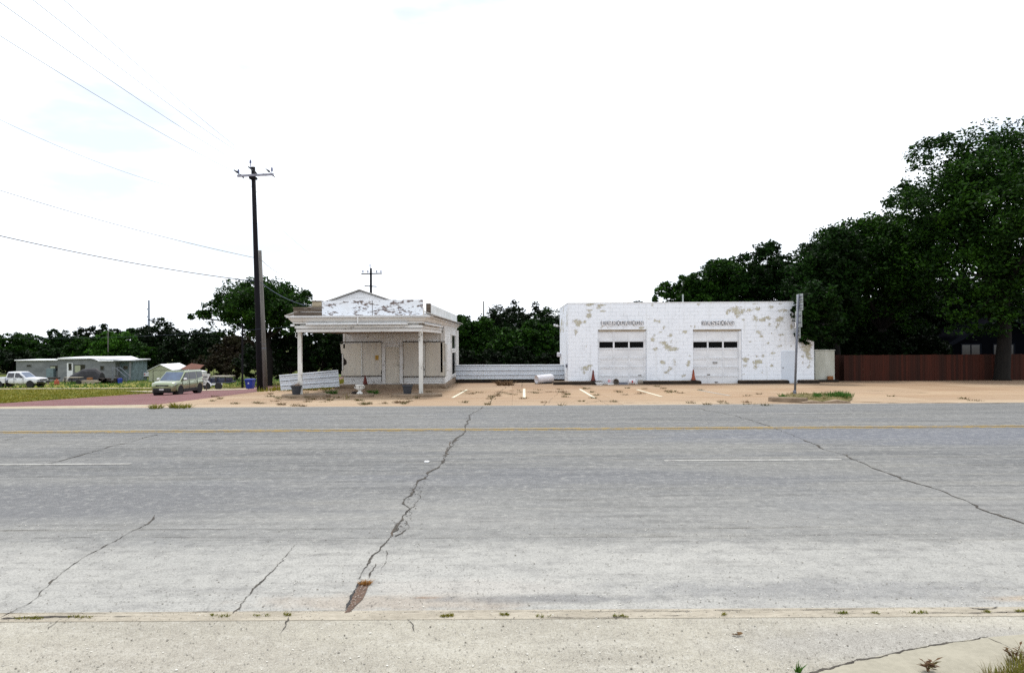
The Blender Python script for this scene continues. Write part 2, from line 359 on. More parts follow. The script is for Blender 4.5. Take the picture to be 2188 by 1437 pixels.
def forecourt_mat():
    t = NT('sandy_concrete'); big = t.noise(.25, 5, .6); st = t.noise(.8, 5, .6, stretch=(.3,1.3,1)); fine = t.noise(14, 4, .7); f2 = t.noise(60, 2, .7)
    col = t.mix(t.ramp(big, .35, .65), (0.316,0.203,0.111), (0.249,0.150,0.082)); col = t.mix(t.ramp(st, .45, .68, 0, .7), col, (0.338,0.242,0.152))
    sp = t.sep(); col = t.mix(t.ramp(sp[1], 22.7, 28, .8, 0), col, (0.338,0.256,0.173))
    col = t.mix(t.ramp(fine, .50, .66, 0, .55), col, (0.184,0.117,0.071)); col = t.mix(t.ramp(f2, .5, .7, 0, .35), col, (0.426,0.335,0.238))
    col = t.mix(t.ramp(sp[1], 32, 38.5, 0, .6), col, (0.169,0.103,0.061))  # painted shade: the lot darkens towards the garage foot
    sl, sf = t.brick(3.6, 3.0, .02, 'XY', 0.0, c=((0.264,0.169,0.102),(0.458,0.365,0.258),(0.176,0.116,0.071))); col = t.mix(.34, col, sl)
    bl = t.noise(.9, 6, .7, stretch=(.6,1.2,1), loc=(5,1,0)); col = t.mix(t.ramp(bl, .54, .68, 0, .45), col, (0.194,0.134,0.089))
    porch_shade = t.blob(-6.1, 32.2, 3.6, 4.9, t.noise(1.6, 5, .65), .8); col = t.mix(t.math('MULTIPLY', porch_shade, .30), col, (0.111,0.074,0.050))  # brown patch painted as the shade under the canopy
    return t.out(col, .9, fine, .4, .008)
def brickstreet_mat():
    t = NT('red_brick_paving'); c, f = t.brick(.22, .11, .012, 'XY', c=((0.145,0.042,0.042),(0.198,0.066,0.065),(0.099,0.063,0.054)))
    big = t.noise(.4, 5, .6); fine = t.noise(9, 4, .7); sp = t.sep()
    col = t.mix(t.ramp(fine, .42, .66, 0, .6), c, (0.092,0.059,0.072)); col = t.mix(t.ramp(big, .42, .68, 0, .2), col, (0.264,0.154,0.137))
    col = t.mix(t.ramp(t.math('ADD', sp[1], t.math('MULTIPLY', big, 6)), 25.0, 28.0, .45, 0), col, (0.238,0.168,0.144))
    return t.out(col, .9, f, .3, .006)
def ground_mat():
    t = NT('grass_and_dirt_ground'); big = t.noise(.12, 5, .6); fine = t.noise(3, 5, .7); f2 = t.noise(16, 3, .7)
    col = t.mix(t.ramp(big, .38, .62), (.19,.175,.018), (.11,.125,.012)); col = t.mix(t.ramp(fine, .45, .68, 0, .6), col, (.25,.19,.04))
    col = t.mix(t.ramp(f2, .45, .7, 0, .5), col, (.045,.06,.010))
    sp = t.sep(); col = t.mix(t.ramp(sp[1], 85, 105, 0, .75), col, (.05,.075,.012))
    e = t.ramp(sp[0], -15, -6, 0, 1); e = t.math('MULTIPLY', e, t.ramp(sp[1], 38, 42, 0, .9)); col = t.mix(e, col, (.03,.035,.012))
    return t.out(col, 1, fine, .6, .05)
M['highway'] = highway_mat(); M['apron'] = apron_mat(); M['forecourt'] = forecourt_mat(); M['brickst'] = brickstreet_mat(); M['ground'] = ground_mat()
M['drive'] = mat('pale_gravel', (.40,.345,.25), (.29,.245,.17), 1.5, .95, .3)
M['walk'] = mat('yellowed_concrete', (.33,.305,.24), (.27,.25,.195), 2.5, .9, .4, fine=.45)
M['gutter'] = mat('worn_concrete_gutter', (.40,.36,.29), (.26,.23,.18), 3, .9, .4, stretch=(.6,2,1), fine=.45)
def paint_mat(name, c, amt):
    t = NT(name); n = t.noise(6, 6, .75, stretch=(1,1,1)); n2 = t.noise(60, 3, .7)
    f = t.math('ADD', t.math('MULTIPLY', n, .6), t.math('MULTIPLY', n2, .4))
    return t.out(t.mix(t.ramp(f, amt, amt+.12), c, (.22,.21,.20)), .8)
M['line_white'] = paint_mat('worn_white_paint', (.37,.365,.34), .47)
M['line_yellow'] = paint_mat('worn_yellow_paint', (.38,.26,.07), .46)
M['line_dark'] = mat('dark_road_seam', (.075,.065,.055), (.14,.12,.09), 4, .9)
M['lot_line'] = paint_mat('parking_line_paint', (.66,.62,.48), .52)

def block_mat():
    t = NT('peeling_painted_block')
    br, mo = t.brick(.41, .205, .010, 'XZ', smooth=.3)
    n1 = t.noise(3.2, 7, .7, loc=(2,0,5)); n2 = t.noise(11, 5, .7); n3 = t.noise(1.2, 4, .6); n4 = t.noise(30, 3, .6)
    w = t.attr('wear')
    v = t.math('ADD', w, t.math('MULTIPLY', t.math('SUBTRACT', n2, .5), 1.25)); v = t.math('ADD', v, t.math('MULTIPLY', t.math('SUBTRACT', n1, .5), 1.0))
    v = t.math('ADD', v, t.math('MULTIPLY', t.math('SUBTRACT', br, .5), .35))
    v = t.math('ADD', v, t.math('MULTIPLY', t.math('SUBTRACT', t.noise(26, 4, .75), .5), .8)); m = t.ramp(v, .53, .57)
    edge = t.math('SUBTRACT', t.ramp(v, .42, .50), m)
    tan = t.mix(t.ramp(n1, .42, .58), (.55,.54,.45), (.45,.44,.34)); tan = t.mix(t.ramp(n2, .5, .66, 0, .7), tan, (.33,.24,.18))
    grime_or_shadow = t.ramp(t.math('ADD', t.math('MULTIPLY', n3, .6), t.math('MULTIPLY', n2, .4)), .50, .64, 0, .30)
    paint = t.mix(grime_or_shadow, (.83,.875,.94), (.58,.61,.66))
    ro = t.noise(1, 5, .65, stretch=(3.5,1,.28), loc=(2,0,7)); paint = t.mix(t.ramp(ro, .52, .70, 0, .38), paint, (.56,.57,.55))
    mm = t.math('MULTIPLY', mo, t.ramp(n1, .42, .60, .04, .6)); paint = t.mix(mm, paint, (.38,.40,.43))
    col = t.mix(t.ramp(edge, 0, 1, 0, .45), paint, (.45,.45,.46)); col = t.mix(m, col, tan)
    h = t.math('SUBTRACT', t.math('MULTIPLY', n4, .2), t.math('ADD', t.math('MULTIPLY', mo, .7), m))
    return t.out(col, .8, h, .45, .008)
M['block'] = block_mat()
M['doorwhite'] = peel('garage_door_paint', (.78,.80,.83), (.35,.34,.28), .665, 2.2, (1,1,2.2), (.66,.68,.71))
M['flushdoor'] = peel('flush_door_paint', (.66,.72,.80), (.4,.4,.38), .70, 2, (1,1,1), (.60,.66,.74))
def fence_mat():
    t = NT('red_stained_boards'); i = t.island(); n = t.noise(3, 5, .6, stretch=(4,4,.4))
    col = t.mix(t.ramp(i, 0, 1, smooth=False), (.060,.012,.005), (.022,.006,.003)); col = t.mix(t.ramp(n, .4, .7, 0, .6), col, (.03,.009,.004))
    return t.out(col, .85, n, .3, .01)
M['redfence'] = fence_mat()
M['cabinet'] = peel('grimy_white_panel', (.55,.56,.50), (.3,.29,.22), .62, 2, (2,2,.4), (.42,.43,.37))
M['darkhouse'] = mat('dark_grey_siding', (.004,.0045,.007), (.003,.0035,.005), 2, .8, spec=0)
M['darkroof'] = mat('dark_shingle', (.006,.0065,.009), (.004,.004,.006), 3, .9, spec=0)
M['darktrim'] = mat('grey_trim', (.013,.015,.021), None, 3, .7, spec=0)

# ------------------------------------------------------------------ world and sun
wd = bpy.data.worlds.new('World'); scene.world = wd; wd.use_nodes = True
SUN_EL, SUN_AZ = R(66), R(-8)      # azimuth of the sun measured from +Y towards +X
nt = wd.node_tree; nt.nodes.clear()
wo = nt.nodes.new('ShaderNodeOutputWorld'); bg = nt.nodes.new('ShaderNodeBackground'); bg.inputs[1].default_value = .1
sk = nt.nodes.new('ShaderNodeTexSky'); sk.sky_type = 'NISHITA'; sk.sun_disc = False; sk.sun_elevation = SUN_EL; sk.sun_rotation = SUN_AZ
tc = nt.nodes.new('ShaderNodeTexCoord'); mp = nt.nodes.new('ShaderNodeMapping'); mp.inputs['Scale'].default_value = (1, 1, 3.2); mp.inputs['Location'].default_value = (.35, .1, 0)
nz = nt.nodes.new('ShaderNodeTexNoise'); nz.inputs['Scale'].default_value = 3.4; nz.inputs['Detail'].default_value = 5; nz.inputs['Roughness'].default_value = .5
mr = nt.nodes.new('ShaderNodeMapRange'); mr.interpolation_type = 'SMOOTHSTEP'
mr.inputs['From Min'].default_value = .50; mr.inputs['From Max'].default_value = .68; mr.inputs['To Min'].default_value = 1; mr.inputs['To Max'].default_value = .55
mx = nt.nodes.new('ShaderNodeMix'); mx.data_type = 'RGBA'; mx.inputs[7].default_value = (11.6, 12.2, 13.0, 1)
L = nt.links.new
L(tc.outputs['Generated'], mp.inputs[0]); L(mp.outputs[0], nz.inputs['Vector']); L(nz.outputs['Fac'], mr.inputs['Value'])
L(mr.outputs['Result'], mx.inputs[0]); L(sk.outputs[0], mx.inputs[6]); L(mx.outputs[2], bg.inputs[0]); L(bg.outputs[0], wo.inputs[0])
sd = bpy.data.lights.new('sun', 'SUN'); sd.energy = 2.4; sd.angle = R(10); sd.color = (1, .96, .90)
so = bpy.data.objects.new('sun', sd); COL.objects.link(so)
sdir = Vector((math.sin(SUN_AZ)*math.cos(SUN_EL), math.cos(SUN_AZ)*math.cos(SUN_EL), math.sin(SUN_EL)))
so.rotation_euler = (-sdir).to_track_quat('-Z', 'Y').to_euler(); so.location = sdir * 60
vs = scene.view_settings; vs.view_transform = 'Standard'; vs.look = 'None'; vs.exposure = .22; vs.gamma = 1
scene.cycles.use_denoising = False; scene.cycles.use_adaptive_sampling = False; scene.cycles.max_bounces = 8; scene.cycles.transparent_max_bounces = 8

# ------------------------------------------------------------------ ground sheets
def frange(a, b, s): return list(np.arange(a, b + 1e-6, s))
def sheet(name, xs, ys, m, off=0.0, keep=None):
    v = [(x, y, g(x, y) + off) for y in ys for x in xs]; n = len(xs)
    f = []
    for j in range(len(ys)-1):
        for i in range(n-1):
            if keep and not keep((xs[i]+xs[i+1])/2, (ys[j]+ys[j+1])/2): continue
            f.append((j*n+i, j*n+i+1, (j+1)*n+i+1, (j+1)*n+i))
    me = bpy.data.meshes.new(name); me.from_pydata(v, [], f); me.update()
    return tag(link(name, me, m, smooth=True), kind='structure')
xs = [-700,-400,-250,-160,-120] + frange(-100, 60, 2) + [80,110,160,250,400,700]
sheet('ground', xs, [-60,-30,-10,0] + frange(4, 130, 2) + [150,180,230,300,450,800,1400], M['ground'], -.07)
xr = [-500,-300,-150,-80] + frange(-50, 50, 2) + [80,150,300,500]
sheet('highway', xr, [5.46] + frange(6, 22, 1) + [22.7], M['highway'])
mb = MB(); gy_ = [(5.357,-.02),(5.36,.004),(5.45,.005),(5.54,.004),(5.543,-.02)]
mb.v = [(x, y, z) for y, z in gy_ for x in xr]; n_ = len(xr)
mb.f = [(j*n_+i, j*n_+i+1, (j+1)*n_+i+1, (j+1)*n_+i) for j in range(4) for i in range(n_-1)]
tag(mb.build('gutter', M['gutter']), kind='structure')
sheet('apron', xr, [-20,-8,0,3,4.5,5.44], M['apron'])
fx = frange(-12, 60, 1)
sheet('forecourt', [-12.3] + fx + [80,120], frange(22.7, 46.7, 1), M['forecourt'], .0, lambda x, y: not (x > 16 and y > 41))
sheet('pavement', [-120,-60] + frange(-40,-12.5,1.5) + [-12.3], [22.7, 23.4, 24.3], M['drive'], .0)
# brick street, its near edge flaring towards the highway
sheet('brick_street', frange(-27.3, -12.3, 1), frange(24.3, 160, 1.5), M['brickst'])
def strip(name, pts, w, m, off=.012):
    mb = MB(); L_ = []
    for i, (x, y) in enumerate(pts):
        a = pts[max(0, i-1)]; b = pts[min(len(pts)-1, i+1)]; d = Vector((b[0]-a[0], b[1]-a[1])); d.normalize(); n_ = Vector((-d.y, d.x))
        ww = w[i] if isinstance(w, list) else w
        for s_ in (-1, 1): q = (x + n_.x*ww/2*s_, y + n_.y*ww/2*s_); L_.append((q[0], q[1], g(*q) + off))
    mb.v = L_; mb.f = [(2*i, 2*i+2, 2*i+3, 2*i+1)[::-1] for i in range(len(pts)-1)]
    return tag(mb.build(name, m), kind='structure')
def densify(pts, step):
    out = [Vector(pts[0])]
    for a, b in zip(pts, pts[1:]):
        a = Vector(a); b = Vector(b); n = max(1, int((b-a).length/step))
        out += [a + (b-a)*(k/n) for k in range(1, n+1)]
    return [tuple(p) for p in out]
# pale gravel drive on the far side of the lawn and across the street
strip('gravel_drive', densify([(-95,74.5),(-70,73.5),(-50,73),(-36,72),(-27.3,68),(-18,66)], 1.5), 2.4, M['drive'], -.02)
strip('gravel_drive', densify([(-31,58),(-24,66),(-20,67.5),(-14,62),(-9,60.5)], 1.2), 5.0, M['drive'], .02)

# painted lines
def hline(name, x0, x1, y, w, m, off=.006):
    return strip(name, densify([(x0, y), (x1, y)], 1.0), w, m, off)
yn, yf, yy = G(1600, 983).y, G(1700, 883).y, G(1094, 918.5).y
hline('yellow_line', -140, 140, yy, .11, M['line_yellow'])
hline('yellow_line', -140, 140, yy + .26, .11, M['line_yellow'])
hline('road_seam', -140, 140, yy + .13, .07, M['line_dark'])
d0 = G(1420, 985).x; per = 12.19
for k in range(-4, 4): hline('white_dash', d0 + per*k, d0 + 3.05 + per*k, yn, .10, M['line_white'])
d1 = G(1640, 884).x
for k in range(-5, 5): hline('white_dash', d1 + per*k, d1 + 3.05 + per*k, yf, .09, M['line_white'])
# parking bay lines
for a, b in [((967,849.5),(998,832)), ((1120,850),(1120,830)), ((1270,849.5),(1239,831)), ((1414,847),(1361,832)), ((1560,845),(1492,833))]:
    pa, pb = G(*a), G(*b); strip('parking_line', densify([(pa.x,pa.y),(pb.x,pb.y)], .5), .11, M['lot_line'] if a[0] < 1500 else M['line_white'], .006)

# cracks
def crack(name, px, w, m, jit=.02, step=.06, off=.006, seed=0, taper=True):
    r_ = random.Random(seed); pts = []
    ps = [G(*p) for p in px]; pts = densify([(p.x, p.y) for p in ps], step)
    n = len(pts); ww = []; out = []; j = [0, 0]; wv = 0
    for i, p in enumerate(pts):
        j = [c*.75 + r_.gauss(0, jit)*.6 for c in j]; wv = wv*.6 + r_.gauss(0, .35)
        t_ = i/(n-1) if n > 1 else 0
        wi = (w[0] + (w[1]-w[0])*t_) * max(.22, .62 + wv*1.1)
        if taper and i in (0, n-1): wi *= .2
        out.append((p[0]+j[0], p[1]+j[1])); ww.append(wi)
    return strip(name, out, ww, m, off)
MAIN = [(1032,868),(1018,880),(1003,888),(998,905),(993,915),(985,928),(972,942),(962,958),(955,970),(946,988),(938,997),(918,1008),(905,1022),(897,1032),(889,1045),(890,1055),(876,1064),(872,1075),(879,1085),(872,1100),(866,1112),(852,1124),(840,1138)]
crack('road_crack', MAIN, (.02, .045), M['crack'], .025, .07, seed=1)
crack('road_crack', [(975,938),(966,952),(960,966),(952,974)], (.05,.06), M['dirt'], .04, .08, off=.005, seed=2)
crack('road_crack', [(890,1055),(896,1066),(888,1078),(878,1085),(874,1100)], (.015,.02), M['crack'], .02, .05, seed=3)
crack('road_crack', [(866,1112),(870,1126),(862,1136),(845,1146)], (.012,.02), M['crack'], .015, .04, seed=4)
crack('road_crack', [(856,1122),(846,1130),(840,1140),(842,1146)], (.05,.055), M['dirt'], .02, .05, off=.005, seed=5)
crack('road_crack', [(840,1140),(826,1158),(812,1176),(797,1187),(787,1203),(775,1220),(765,1236)], (.013,.016), M['crack'], .012, .04, seed=6)
crack('road_crack', [(826,1175),(828,1192),(820,1208),(812,1216)], (.008,.005), M['crack'], .01, .04, seed=7)
crack('road_crack', [(802,1205),(794,1220),(786,1235)], (.010,.012), M['crack'], .01, .04, seed=8)
crack('road_crack', [(1490,872),(1530,880),(1570,888),(1610,900),(1652,912),(1700,932),(1735,947),(1760,960),(1800,972),(1845,990),(1900,1010),(1960,1033),(2010,1050),(2060,1070),(2110,1090),(2160,1108),(2200,1122)], (.03,.028), M['crack'], .03, .1, seed=9)
crack('road_crack', [(332,1099),(328,1110),(322,1116),(290,1130),(255,1150),(215,1172),(190,1185),(150,1208),(135,1222),(112,1246),(90,1262),(65,1288),(30,1305),(0,1320)], (.02,.015), M['crack'], .012, .05, seed=10)
crack('road_crack', [(632,1164),(600,1200),(575,1224),(548,1252),(520,1280),(508,1296),(490,1312)], (.006,.012), M['crack'], .012, .04, seed=11)
crack('road_crack', [(480,895),(420,908),(350,924),(290,940),(210,962),(140,982),(60,1000),(-20,1012)], (.012,.026), M['crack'], .03, .1, seed=12)
crack('road_crack', [(60,931),(30,937),(-10,944)], (.02,.02), M['crack'], .03, .1, seed=13)
crack('road_crack', [(1140,1067),(1240,1069),(1340,1068),(1480,1066),(1560,1066)], (.006,.005), M['crack'], .012, .08, seed=14)
crack('road_crack', [(617,1318),(613,1335),(600,1355)], (.010,.004), M['crack'], .008, .03, seed=15)
crack('road_crack', [(870,1322),(884,1336),(886,1350)], (.006,.004), M['crack'], .006, .03, seed=16)
crack('road_crack', [(130,1322),(118,1332),(104,1344)], (.008,.004), M['crack'], .006, .03, seed=17)
crack('road_crack', [(0,1149),(300,1147),(600,1149),(900,1149),(1300,1147),(1700,1143),(2188,1140)], (.006,.006), M['crack'], .008, .1, seed=18)
crack('road_crack', [(0,1132),(400,1131),(700,1130),(1100,1131)], (.012,.004), M['crack'], .012, .1, seed=19)
crack('road_crack', [(1500,1127),(1800,1126),(1960,1123)], (.006,.003), M['crack'], .015, .1, seed=20)
for px, w, sd_ in [([(0,1323),(60,1320),(150,1319),(240,1318)], (.03,.012), 21), ([(240,1318),(330,1317),(420,1316)], (.007,.003), 22), ([(1150,1319),(1230,1320),(1290,1320),(1340,1318)], (.006,.022), 23),
                   ([(0,1311),(250,1310),(520,1308),(740,1306)], (.006,.005), 24), ([(840,1309),(1100,1308),(1500,1306),(2000,1300)], (.005,.006), 25), ([(2070,1299),(2095,1303),(2118,1301),(2132,1297)], (.02,.022), 26),
                   ([(1780,1311),(1850,1312),(1930,1311),(2188,1309)], (.007,.009), 27), ([(1380,1316),(1440,1316),(1480,1315)], (.004,.004), 28)]:
    crack('gutter_crack', px, w, M['crack'], .006, .04, off=.010, seed=sd_)
mb = MB(); r8 = random.Random(21); mp_ = densify([(G(*p).x, G(*p).y) for p in MAIN], .04)
for k in range(420):
    c = mp_[int(len(mp_)*r8.random()**.8)]; q = (c[0]+r8.gauss(0,.05), c[1]+r8.gauss(0,.06)); r_ = r8.uniform(.004,.016); a = r8.uniform(0,PI)
    mb.add([(q[0]+math.cos(a+b)*r_*e, q[1]+math.sin(a+b)*r_*e, g(*q)+.0065) for b, e in ((0,1),(1.5,.6),(3.0,1.1),(4.4,.7))], [(0,1,2,3)])
tag(mb.build('crack_debris', M['crack']), kind='stuff')
for k in range(26):      # short side cracks
    i = r8.randrange(3, len(MAIN)-1); a = MAIN[i]; sg = r8.choice((-1,1)); l_ = (a[1]-850)*.05*r8.uniform(.4,1.3)
    crack('road_crack', [a, (a[0]+sg*l_*.6, a[1]+l_*r8.uniform(-.1,.25)), (a[0]+sg*l_*1.3, a[1]+l_*r8.uniform(-.2,.5))], (.008,.003), M['crack'], .012, .04, seed=200+k)
# pothole at the gutter end of the main crack
hole = [(748,1308),(758,1296),(775,1280),(782,1266),(787,1252),(779,1244),(768,1248),(760,1262),(752,1276),(746,1290),(741,1304),(736,1310)]
mb = MB(); pts = [G(*p) for p in hole]; c0 = sum(pts, Vector())/len(pts)
mb.v = [(p.x, p.y, .006) for p in pts] + [((p.x+c0.x)/2, (p.y+c0.y)/2, .011) for p in pts] + [(c0.x, c0.y, .008)]
n_ = len(pts)
mb.f = [(i, (i+1)%n_, n_+(i+1)%n_, n_+i) for i in range(n_)] + [(n_+i, n_+(i+1)%n_, 2*n_) for i in range(n_)]
tag(mb.build('pothole', M['pothole'], recalc=True), kind='structure')
crack('road_crack', [(772,1242),(762,1252),(756,1264),(750,1278),(745,1292),(738,1308)], (.03,.012), M['black'], .006, .03, off=.012, seed=31)
crack('road_crack', [(758,1234),(770,1238),(780,1240)], (.008,.008), M['crack'], .006, .02, seed=32)
mb = MB()
for k in range(60):      # loose stones in the hole
    i = rnd.randrange(n_); t_ = rnd.random()**.5*.9; p = c0 + (pts[i]-c0)*t_
    r_ = rnd.uniform(.003, .009); mb.lathe((p.x, p.y, .012), [(r_*.6, -r_*.5), (r_, 0), (r_*.5, r_*.6)], 6)
tag(mb.build('gravel', mat('small_stones', (.34,.28,.24), (.2,.15,.12), 30)), kind='stuff')
# slab joints of the forecourt
for px, w, s_ in [([(560,858),(800,857),(1000,856),(1200,857),(1400,855)], (.015,.02), 41), ([(1045,866),(1050,852),(1072,834),(1090,822)], (.03,.02), 42),
                  ([(1000,839),(1100,838),(1220,838)], (.03,.03), 43), ([(1010,831),(1100,832),(1200,830)], (.03,.03), 44), ([(1115,828),(1116,817)], (.03,.02), 45),
                  ([(1272,850),(1300,865)], (.015,.01), 46), ([(1180,858),(1250,861),(1280,857),(1330,858)], (.02,.03), 47), ([(430,847),(560,846),(720,850)], (.02,.02), 48),
                  ([(1330,860),(1600,863),(1640,862),(1720,861)], (.05,.05), 49), ([(1820,858),(1900,860),(2040,861),(2188,861)], (.09,.04), 50), ([(1160,866),(1180,850),(1200,832)], (.012,.012), 51),
                  ([(1850,834),(1950,838),(1985,839)], (.05,.12), 52), ([(2035,851),(2050,851)], (.12,.12), 53), ([(2115,851),(2132,851)], (.12,.12), 54), ([(1400,843),(1440,838),(1480,844)], (.01,.01), 55)]:
    crack('forecourt_joint', px, w, M['joint'], .03, .12, off=.008, seed=s_)
# concrete walk and its dirt-filled edge, lower right of the view
pw = [G(1736,1439), G(1860,1408), G(1980,1382), G(2110,1364), G(2250,1352)]
poly = [(p.x, p.y) for p in pw] + [(9, pw[-1].y - .2), (9, 3.2), (pw[0].x-.6, 3.2), (pw[0].x - .35, pw[0].y - .25)]
mb = MB().slab(poly, .002, .012); tag(mb.build('sidewalk', M['walk'], recalc=True), kind='structure')
crack('gutter_crack', [(1690,1452),(1740,1437),(1800,1422),(1860,1409),(1900,1401),(1960,1387),(2030,1375),(2110,1364)], (.030,.010), M['crack'], .008, .025, off=.014, seed=61)
crack('gutter_crack', [(2110,1365),(2135,1376),(2160,1388)], (.006,.004), M['crack'], .004, .025, off=.014, seed=62)

# ------------------------------------------------------------------ tufts and plants
def tuft(mb, c, r, h, n, rr, width=.012, lean=.6):
    for k in range(n):
        a = rr.uniform(0, 2*PI); q = r*math.sqrt(rr.random()); x, y = c[0] + q*math.cos(a), c[1] + q*math.sin(a)
        hh = h*rr.uniform(.5, 1.15); dx, dy = rr.gauss(0, lean)*hh*.6 + (x-c[0])*.5, rr.gauss(0, lean)*hh*.6 + (y-c[1])*.5
        b = rr.uniform(0, PI); wx, wy = math.cos(b)*width*.5, math.sin(b)*width*.5
        z = c[2] - .005
        mb.add([(x-wx, y-wy, z), (x+wx, y+wy, z), (x+dx*.45+wx*.7, y+dy*.45+wy*.7, z+hh*.6), (x+dx*.45-wx*.7, y+dy*.45-wy*.7, z+hh*.6), (x+dx, y+dy, z+hh)],
               [(0,1,2,3), (3,2,4)])
    return mb
rr = random.Random(11)
# loose chips on the worn shoulder and apron
NC = 26000; rg_ = np.random.default_rng(77)
cy_ = 4.25 + 4.2*rg_.random(NC)**1.25; cx_ = (rg_.random(NC)*2-1)*(cy_*.76+.3); rs_ = .0018 + rg_.exponential(.0014, NC); rs_ = np.minimum(rs_, .010)
an_ = rg_.random((NC,1))*6.283 + np.array([[0,1.3,2.6,3.9,5.1]]) + rg_.normal(0,.25,(NC,5)); ee_ = rg_.uniform(.6,1.3,(NC,5))
vc_ = np.zeros((NC,6,3)); vc_[:,:5,0] = cx_[:,None] + np.cos(an_)*ee_*rs_[:,None]; vc_[:,:5,1] = cy_[:,None] + np.sin(an_)*ee_*rs_[:,None]
vc_[:,:5,2] = .006; vc_[:,5,0] = cx_; vc_[:,5,1] = cy_; vc_[:,5,2] = .006 + rs_*.3
fc_ = [(6*i+j, 6*i+(j+1)%5, 6*i+5) for i in range(NC) for j in range(5)]
me_ = bpy.data.meshes.new('gravel'); me_.from_pydata([tuple(p) for p in vc_.reshape(-1,3)], [], fc_); me_.update()
def chip_mat():
    t = NT('mixed_stone_chips'); i = t.island()
    col = t.mix(t.ramp(i, .2, .75, smooth=False), (.11,.095,.075), (.30,.285,.25)); col = t.mix(t.ramp(i, .80, .82), col, (.62,.60,.54)); return t.out(col, .95)
tag(link('gravel', me_, chip_mat()), kind='stuff')
# weeds in the joints of the forecourt: nobody could count these
mb = MB(); mb2 = MB()
wl = [(1000,841,8),(1070,838,10),(1082,841,6),(1130,838,20),(1150,833,8),(1150,840,10),(1195,832,5),(1203,838,8),(1208,843,8),(1210,848,6),(1047,852,5),(1052,846,4),(1038,864,4),(990,836,8),(1015,841,10),
      (1028,839,8),(1180,837,8),(1090,843,10),(1100,834,10),(700,848,8),(690,858,8),(720,850,10),(705,855,5),(660,853,4),(670,853,5),(772,862,10),(784,864,6),(690,852,6),(865,852,8),(885,851,6),(878,857,5),
      (822,862,4),(600,852,6),(590,857,4),(630,867,4),(650,868,4),(590,848,5),(462,848,6),(470,852,5),(455,856,3),(500,863,6),(545,861,4),(560,862,4),(575,842,5),(620,850,10),(1405,826,4),(1440,837,12),(1425,836,8),(1460,840,10),
      (1270,838,8),(1335,843,6),(1365,841,8),(1475,861,5),(1550,862,6),(1600,863,8),(1510,864,4),(2085,856,8),(1905,846,4),(2060,852,6),(1200,866,3),(1310,858,4),(960,826,8),(950,830,8),(940,828,5),(975,818,6),(700,838,6)]
wl += [(rr.uniform(560,1640), rr.uniform(826,866), rr.uniform(2,7)) for _ in range(46)]
for px, py, sp in wl:
    for k in range(3):
        p = G(px + rr.uniform(-sp, sp), py + rr.uniform(-.7, .7)); tuft(mb if rr.random() < .55 else mb2, p, .13, rr.uniform(.03, .11), 15, rr, .016, 1.0)
tag(mb.build('weeds', M['weed']), kind='stuff'); tag(mb2.build('weeds', M['dry']), kind='stuff')
# grass in the gutter line
mb = MB()
for px, py, n, sp in [(60,1322,90,30),(170,1320,60,25),(470,1317,60,22),(560,1316,30,20),(615,1315,40,8),(955,1317,110,14),(1077,1314,70,9),(1325,1318,60,14),(1545,1314,30,6),(1798,1311,60,12),(1870,1311,30,6),(1960,1310,40,20),(2110,1309,40,10),(2180,1307,60,8),(1160,1318,30,20)]:
    for k in range(n//4):
        p = G(px + rr.uniform(-sp, sp), py + rr.uniform(-1.5, 1.5)); tuft(mb, (p.x,p.y,.012), .014, rr.uniform(.008,.02), 6, rr, .006, 1.0)
tag(mb.build('grass', M['grass_olive']), kind='stuff')
# tall grass, near right corner
mb = MB(); mb2 = MB()
for k in range(330):
    px = 2040 + 210*rr.random()**.7; d = ray(px, 1500); yy_ = rr.uniform(4.05, 4.75); x = (px-1094)*yy_/F
    if yy_ > 4.25 + (px-2060)*.003: continue
    tuft(mb if rr.random() < .45 else mb2, (x, yy_, .01), .05, rr.uniform(.05,.11) * (1 if px > 2090 else .6), 9, rr, .006, .45)
tag(mb.build('grass', M['grass_olive']), kind='stuff'); tag(mb2.build('grass', M['grass_dry']), kind='stuff')
# lawn blades across the street and bank by the poles
mb = MB()
for k in range(7000):
    y = rr.uniform(36, 76); x = rr.uniform(-27.5 - (y-30)*1.1, -27.8)
    if abs(y - 73.2) < 1.6: continue
    tuft(mb, (x, y, g(x, y) - .07), .35, rr.uniform(.07, .16), 4, rr, .06, .9)
for k in range(700):
    x = rr.uniform(-12.2, -8.9); y = rr.uniform(33.6, 47); tuft(mb, (x, y, g(x,y)), .3, rr.uniform(.1,.3), 5, rr, .04, .8)
tag(mb.build('lawn', M['grass_olive']), kind='stuff')
mb = MB()
for k in range(2600):
    y = rr.uniform(76, 112); x = rr.uniform(-85, -8); tuft(mb, (x, y, g(x, y) - .07), .5, rr.uniform(.12, .35), 4, rr, .09, .8)
tag(mb.build('rough_grass', M['grass_green']), kind='stuff')
def tuft_thing(px, py, r, h, n, m, label, group=None, name='grass_tuft', width=.02, lean=.8):
    p = G(px, py); mb = MB(); tuft(mb, p, r, h, n, rr, width, lean)
    return tag(mb.build(name, M[m], base=p), label, 'grass tuft', group)
tuft_thing(333, 872, .20, .15, 120, 'grass_olive', 'olive grass tuft at the road edge, leftmost of the three before the small car', 'grass tufts at the road edge')
tuft_thing(371, 871, .12, .20, 90, 'grass_olive', 'upright olive grass tuft at the road edge, middle of the three before the small car', 'grass tufts at the road edge')
tuft_thing(392, 871, .26, .14, 150, 'grass_olive', 'wide olive grass tuft at the road edge, rightmost of the three before the small car', 'grass tufts at the road edge')
tuft_thing(709, 841, .24, .2, 120, 'grass_green', 'green weed tuft between the left and middle concrete islands', 'weeds by the islands')
tuft_thing(800, 841, .24, .2, 120, 'grass_green', 'green weed tuft at the right end of the middle concrete island', 'weeds by the islands')
